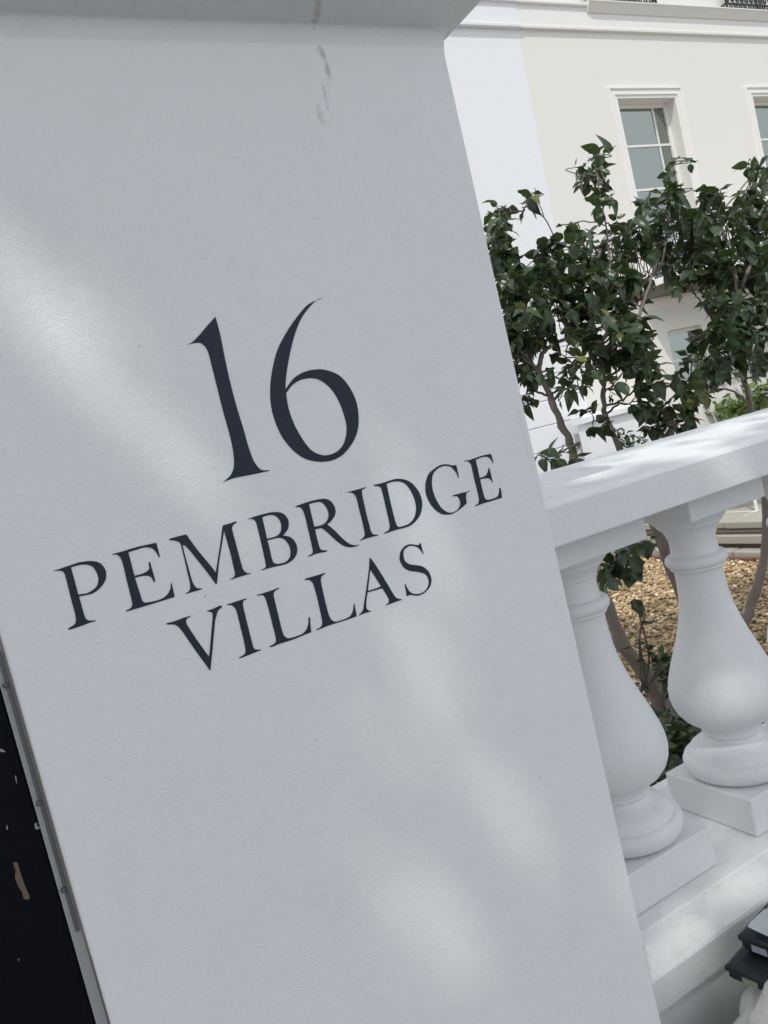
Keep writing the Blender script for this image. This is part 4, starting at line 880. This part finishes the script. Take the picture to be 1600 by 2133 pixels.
# ================================================================== unseen tree over the street, crown shaped to shade and fleck the pier
GAPS = [  # (x, z, radius) of crown holes shaped to throw the sun flecks, metres
  (0.072, 0.329, 0.036, 1.00),
  (0.077, 0.315, 0.036, 1.00),
  (0.082, 0.301, 0.036, 1.00),
  (0.087, 0.286, 0.036, 1.00),
  (0.092, 0.272, 0.036, 1.00),
  (0.099, 0.256, 0.036, 1.00),
  (0.106, 0.240, 0.036, 1.00),
  (0.113, 0.223, 0.036, 1.00),
  (0.120, 0.207, 0.036, 1.00),
  (0.127, 0.192, 0.036, 1.00),
  (0.134, 0.178, 0.036, 1.00),
  (0.141, 0.163, 0.036, 1.00),
  (0.148, 0.149, 0.036, 1.00),
  (0.148, 0.149, 0.029, 0.95),
  (0.159, 0.131, 0.029, 0.95),
  (0.170, 0.112, 0.029, 0.95),
  (0.181, 0.094, 0.029, 0.95),
  (0.193, 0.075, 0.029, 0.95),
  (0.204, 0.057, 0.029, 0.95),
  (0.215, 0.039, 0.029, 0.95),
  (0.226, 0.021, 0.029, 0.95),
  (0.237, 0.002, 0.029, 0.95),
  (0.246, -0.011, 0.029, 0.95),
  (0.255, -0.024, 0.029, 0.95),
  (0.264, -0.037, 0.029, 0.95),
  (0.274, -0.050, 0.029, 0.95),
  (0.443, 0.031, 0.033, 0.97),
  (0.449, 0.009, 0.033, 0.97),
  (0.455, -0.013, 0.033, 0.97),
  (0.460, -0.035, 0.033, 0.97),
  (0.466, -0.058, 0.033, 0.97),
  (0.467, -0.076, 0.033, 0.97),
  (0.469, -0.095, 0.033, 0.97),
  (0.470, -0.113, 0.033, 0.97),
  (0.471, -0.132, 0.033, 0.97),
  (0.400, -0.178, 0.028, 0.95),
  (0.403, -0.196, 0.028, 0.95),
  (0.407, -0.215, 0.028, 0.95),
  (0.410, -0.235, 0.028, 0.95),
  (0.413, -0.254, 0.028, 0.95),
  (0.410, -0.314, 0.028, 0.95),
  (0.411, -0.334, 0.028, 0.95),
  (0.412, -0.354, 0.028, 0.95),
  (0.412, -0.375, 0.028, 0.95),
  (0.413, -0.395, 0.028, 0.95),
  (0.458, -0.140, 0.030, 0.90),
  (0.459, -0.156, 0.030, 0.90),
  (0.460, -0.171, 0.030, 0.90),
  (0.461, -0.187, 0.030, 0.90),
  (0.462, -0.203, 0.030, 0.90),
  (0.274, -0.467, 0.030, 1.00),
  (0.277, -0.482, 0.030, 1.00),
  (0.280, -0.496, 0.030, 1.00),
  (0.283, -0.511, 0.030, 1.00),
  (0.286, -0.527, 0.030, 1.00),
  (0.289, -0.543, 0.030, 1.00),
  (0.292, -0.560, 0.030, 1.00),
  (0.295, -0.576, 0.030, 1.00),
  (0.297, -0.593, 0.030, 1.00),
  (0.378, -0.561, 0.046, 1.00),
  (0.381, -0.575, 0.046, 1.00),
  (0.384, -0.589, 0.046, 1.00),
  (0.388, -0.603, 0.046, 1.00),
  (0.391, -0.618, 0.046, 1.00),
  (0.393, -0.642, 0.046, 1.00),
  (0.396, -0.665, 0.046, 1.00),
  (0.399, -0.690, 0.046, 1.00),
  (0.401, -0.714, 0.046, 1.00),
  (0.509, -0.461, 0.034, 0.95),
  (0.513, -0.479, 0.034, 0.95),
  (0.517, -0.497, 0.034, 0.95),
  (0.521, -0.515, 0.034, 0.95),
  (0.525, -0.533, 0.034, 0.95),
  (0.105, -0.113, 0.030, 0.60),
  (0.129, -0.103, 0.030, 0.60),
  (0.155, -0.092, 0.030, 0.60),
  (0.181, -0.082, 0.030, 0.60),
  (0.207, -0.070, 0.030, 0.60),
  (0.331, -0.009, 0.022, 0.60),
  (0.340, -0.021, 0.022, 0.60),
  (0.349, -0.033, 0.022, 0.60),
  (0.359, -0.045, 0.022, 0.60),
  (0.368, -0.057, 0.022, 0.60),
  (0.776, 0.364, 0.087, 0.97),
  (0.811, 0.407, 0.113, 0.97),
  (0.849, 0.451, 0.141, 0.97),
  (0.866, 0.471, 0.155, 0.97),
  (0.884, 0.491, 0.168, 0.97),
  (0.903, 0.511, 0.170, 0.97),
  (0.922, 0.533, 0.170, 0.97),
  (0.941, 0.522, 0.170, 0.97),
  (0.960, 0.511, 0.170, 0.97),
  (0.979, 0.500, 0.170, 0.97),
  (0.998, 0.489, 0.170, 0.97),
  (1.029, 0.269, 0.170, 0.97),
  (1.071, 0.332, 0.170, 0.97),
  (1.116, 0.399, 0.170, 0.97),
  (1.165, 0.472, 0.170, 0.97),
  (1.218, 0.552, 0.170, 0.97),
  (1.239, 0.540, 0.170, 0.97),
  (1.260, 0.528, 0.170, 0.97),
  (1.281, 0.516, 0.170, 0.97),
  (1.302, 0.504, 0.170, 0.97),
  (1.013, -0.102, 0.070, 0.72),
  (1.001, -0.119, 0.070, 0.72),
  (0.989, -0.137, 0.070, 0.72),
  (0.977, -0.154, 0.070, 0.72),
  (0.965, -0.171, 0.070, 0.72),
  (0.983, -0.177, 0.070, 0.72),
  (1.002, -0.184, 0.070, 0.72),
  (1.020, -0.190, 0.070, 0.72),
  (1.039, -0.197, 0.070, 0.72),
  (1.055, -0.181, 0.070, 0.72),
  (1.070, -0.164, 0.070, 0.72),
  (1.086, -0.148, 0.070, 0.72),
  (1.102, -0.131, 0.070, 0.72),
  (0.696, -0.677, 0.100, 0.90),
  (0.724, -0.673, 0.100, 0.90),
  (0.752, -0.669, 0.100, 0.90),
  (0.782, -0.665, 0.100, 0.90),
  (0.812, -0.660, 0.100, 0.90),
  (0.830, -0.657, 0.100, 0.90),
  (0.849, -0.653, 0.100, 0.90),
  (0.868, -0.650, 0.100, 0.90),
  (0.888, -0.646, 0.100, 0.90),
  (0.907, -0.642, 0.100, 0.90),
  (0.928, -0.638, 0.100, 0.90),
  (0.948, -0.634, 0.100, 0.90),
  (0.969, -0.631, 0.100, 0.90),
  (0.813, -0.231, 0.050, 0.80),
  (0.831, -0.284, 0.050, 0.80),
  (0.850, -0.335, 0.050, 0.80),
  (0.867, -0.385, 0.050, 0.80),
  (0.884, -0.433, 0.050, 0.80)
]
def gapw(x, z):
    w = 0
    for gx, gz, gr, k in GAPS:
        w = max(w, k*min(1, 1.35*math.exp(-((x-gx)**2+(z-gz)**2)/(gr*gr))))
    return w
st = thing('shade_tree', 'unseen leafy tree added over the pavement to shade and fleck the pier', 'tree')
r = random.Random(77); specs = []
while len(specs) < 35000:
    x, z = r.uniform(-1.3, 3.6), (r.uniform(-1.7, 1.9) if len(specs) < 26000 else r.uniform(-3.4, -1.7))  # the later leaves are added to shade the pavement and cut its bounce
    d_, ln_ = rv(r).normalized(), r.uniform(.06,.09)
    w_ = 0
    for q_ in (0, .5, 1):                                   # where the leaf's base, middle and tip throw their shadow
        o3 = d_*(ln_*q_); k_ = o3.y/SUN_DIR.y
        w_ = max(w_, gapw(x+o3.x-SUN_DIR.x*k_, z+o3.z-SUN_DIR.z*k_))
    if r.random() < w_: continue
    zt_ = r.uniform(3.9, 5.3)+.3*math.sin(x*1.3)
    t = (zt_-z)/-SUN_DIR.z
    p = Vector((x, .85, z))-SUN_DIR*t
    specs.append((p, d_, Vector((0,0,1))+rv(r)*.8, ln_, r.random(), r.randint(0,5)))
leaves_mesh('crown', specs, M['shade_leaf'], st, 78, True)
m = MB()
def limb(pts, r0, r1, n=14):
    P = catmull(pts, 5); m.tube(P, [r0+(r1-r0)*i/(len(P)-1) for i in range(len(P))], n)
limb([(-2.3,-2.3,PAVE),(-2.28,-2.3,-.2),(-2.2,-2.28,1.0),(-2.0,-2.2,2.2),(-1.8,-2.1,3.2)], .15, .08)
m.build('trunk', M['bark'], st, smooth=True)
for e in ((-3.2,-2.2,4.4),(-2.6,-1.2,4.6),(-.6,-1.8,4.3),(-1.6,-2.8,4.2),(.6,-1.9,4.5),(-1.6,-1.4,5.0),(-3.0,-3.0,4.5),(1.4,-1.5,4.6)):
    bad = False
    for q_ in range(11):
        o3 = Vector((-1.8,-2.1,3.2)).lerp(Vector(e), q_/10)+Vector((0,0,.2*math.sin(math.pi*q_/10))); k_ = (.85-o3.y)/SUN_DIR.y; h_ = o3+SUN_DIR*k_
        if max(gapw(h_.x+a_, h_.z) for a_ in (-.06, 0, .06)) > .05: bad = True
    if bad: continue
    m = MB(); limb([(-1.8,-2.1,3.2), Vector((-1.8,-2.1,3.2)).lerp(Vector(e),.5)+Vector((0,0,.2)), e], .05, .012, 8)
    m.build('branch', M['bark'], st, smooth=True)
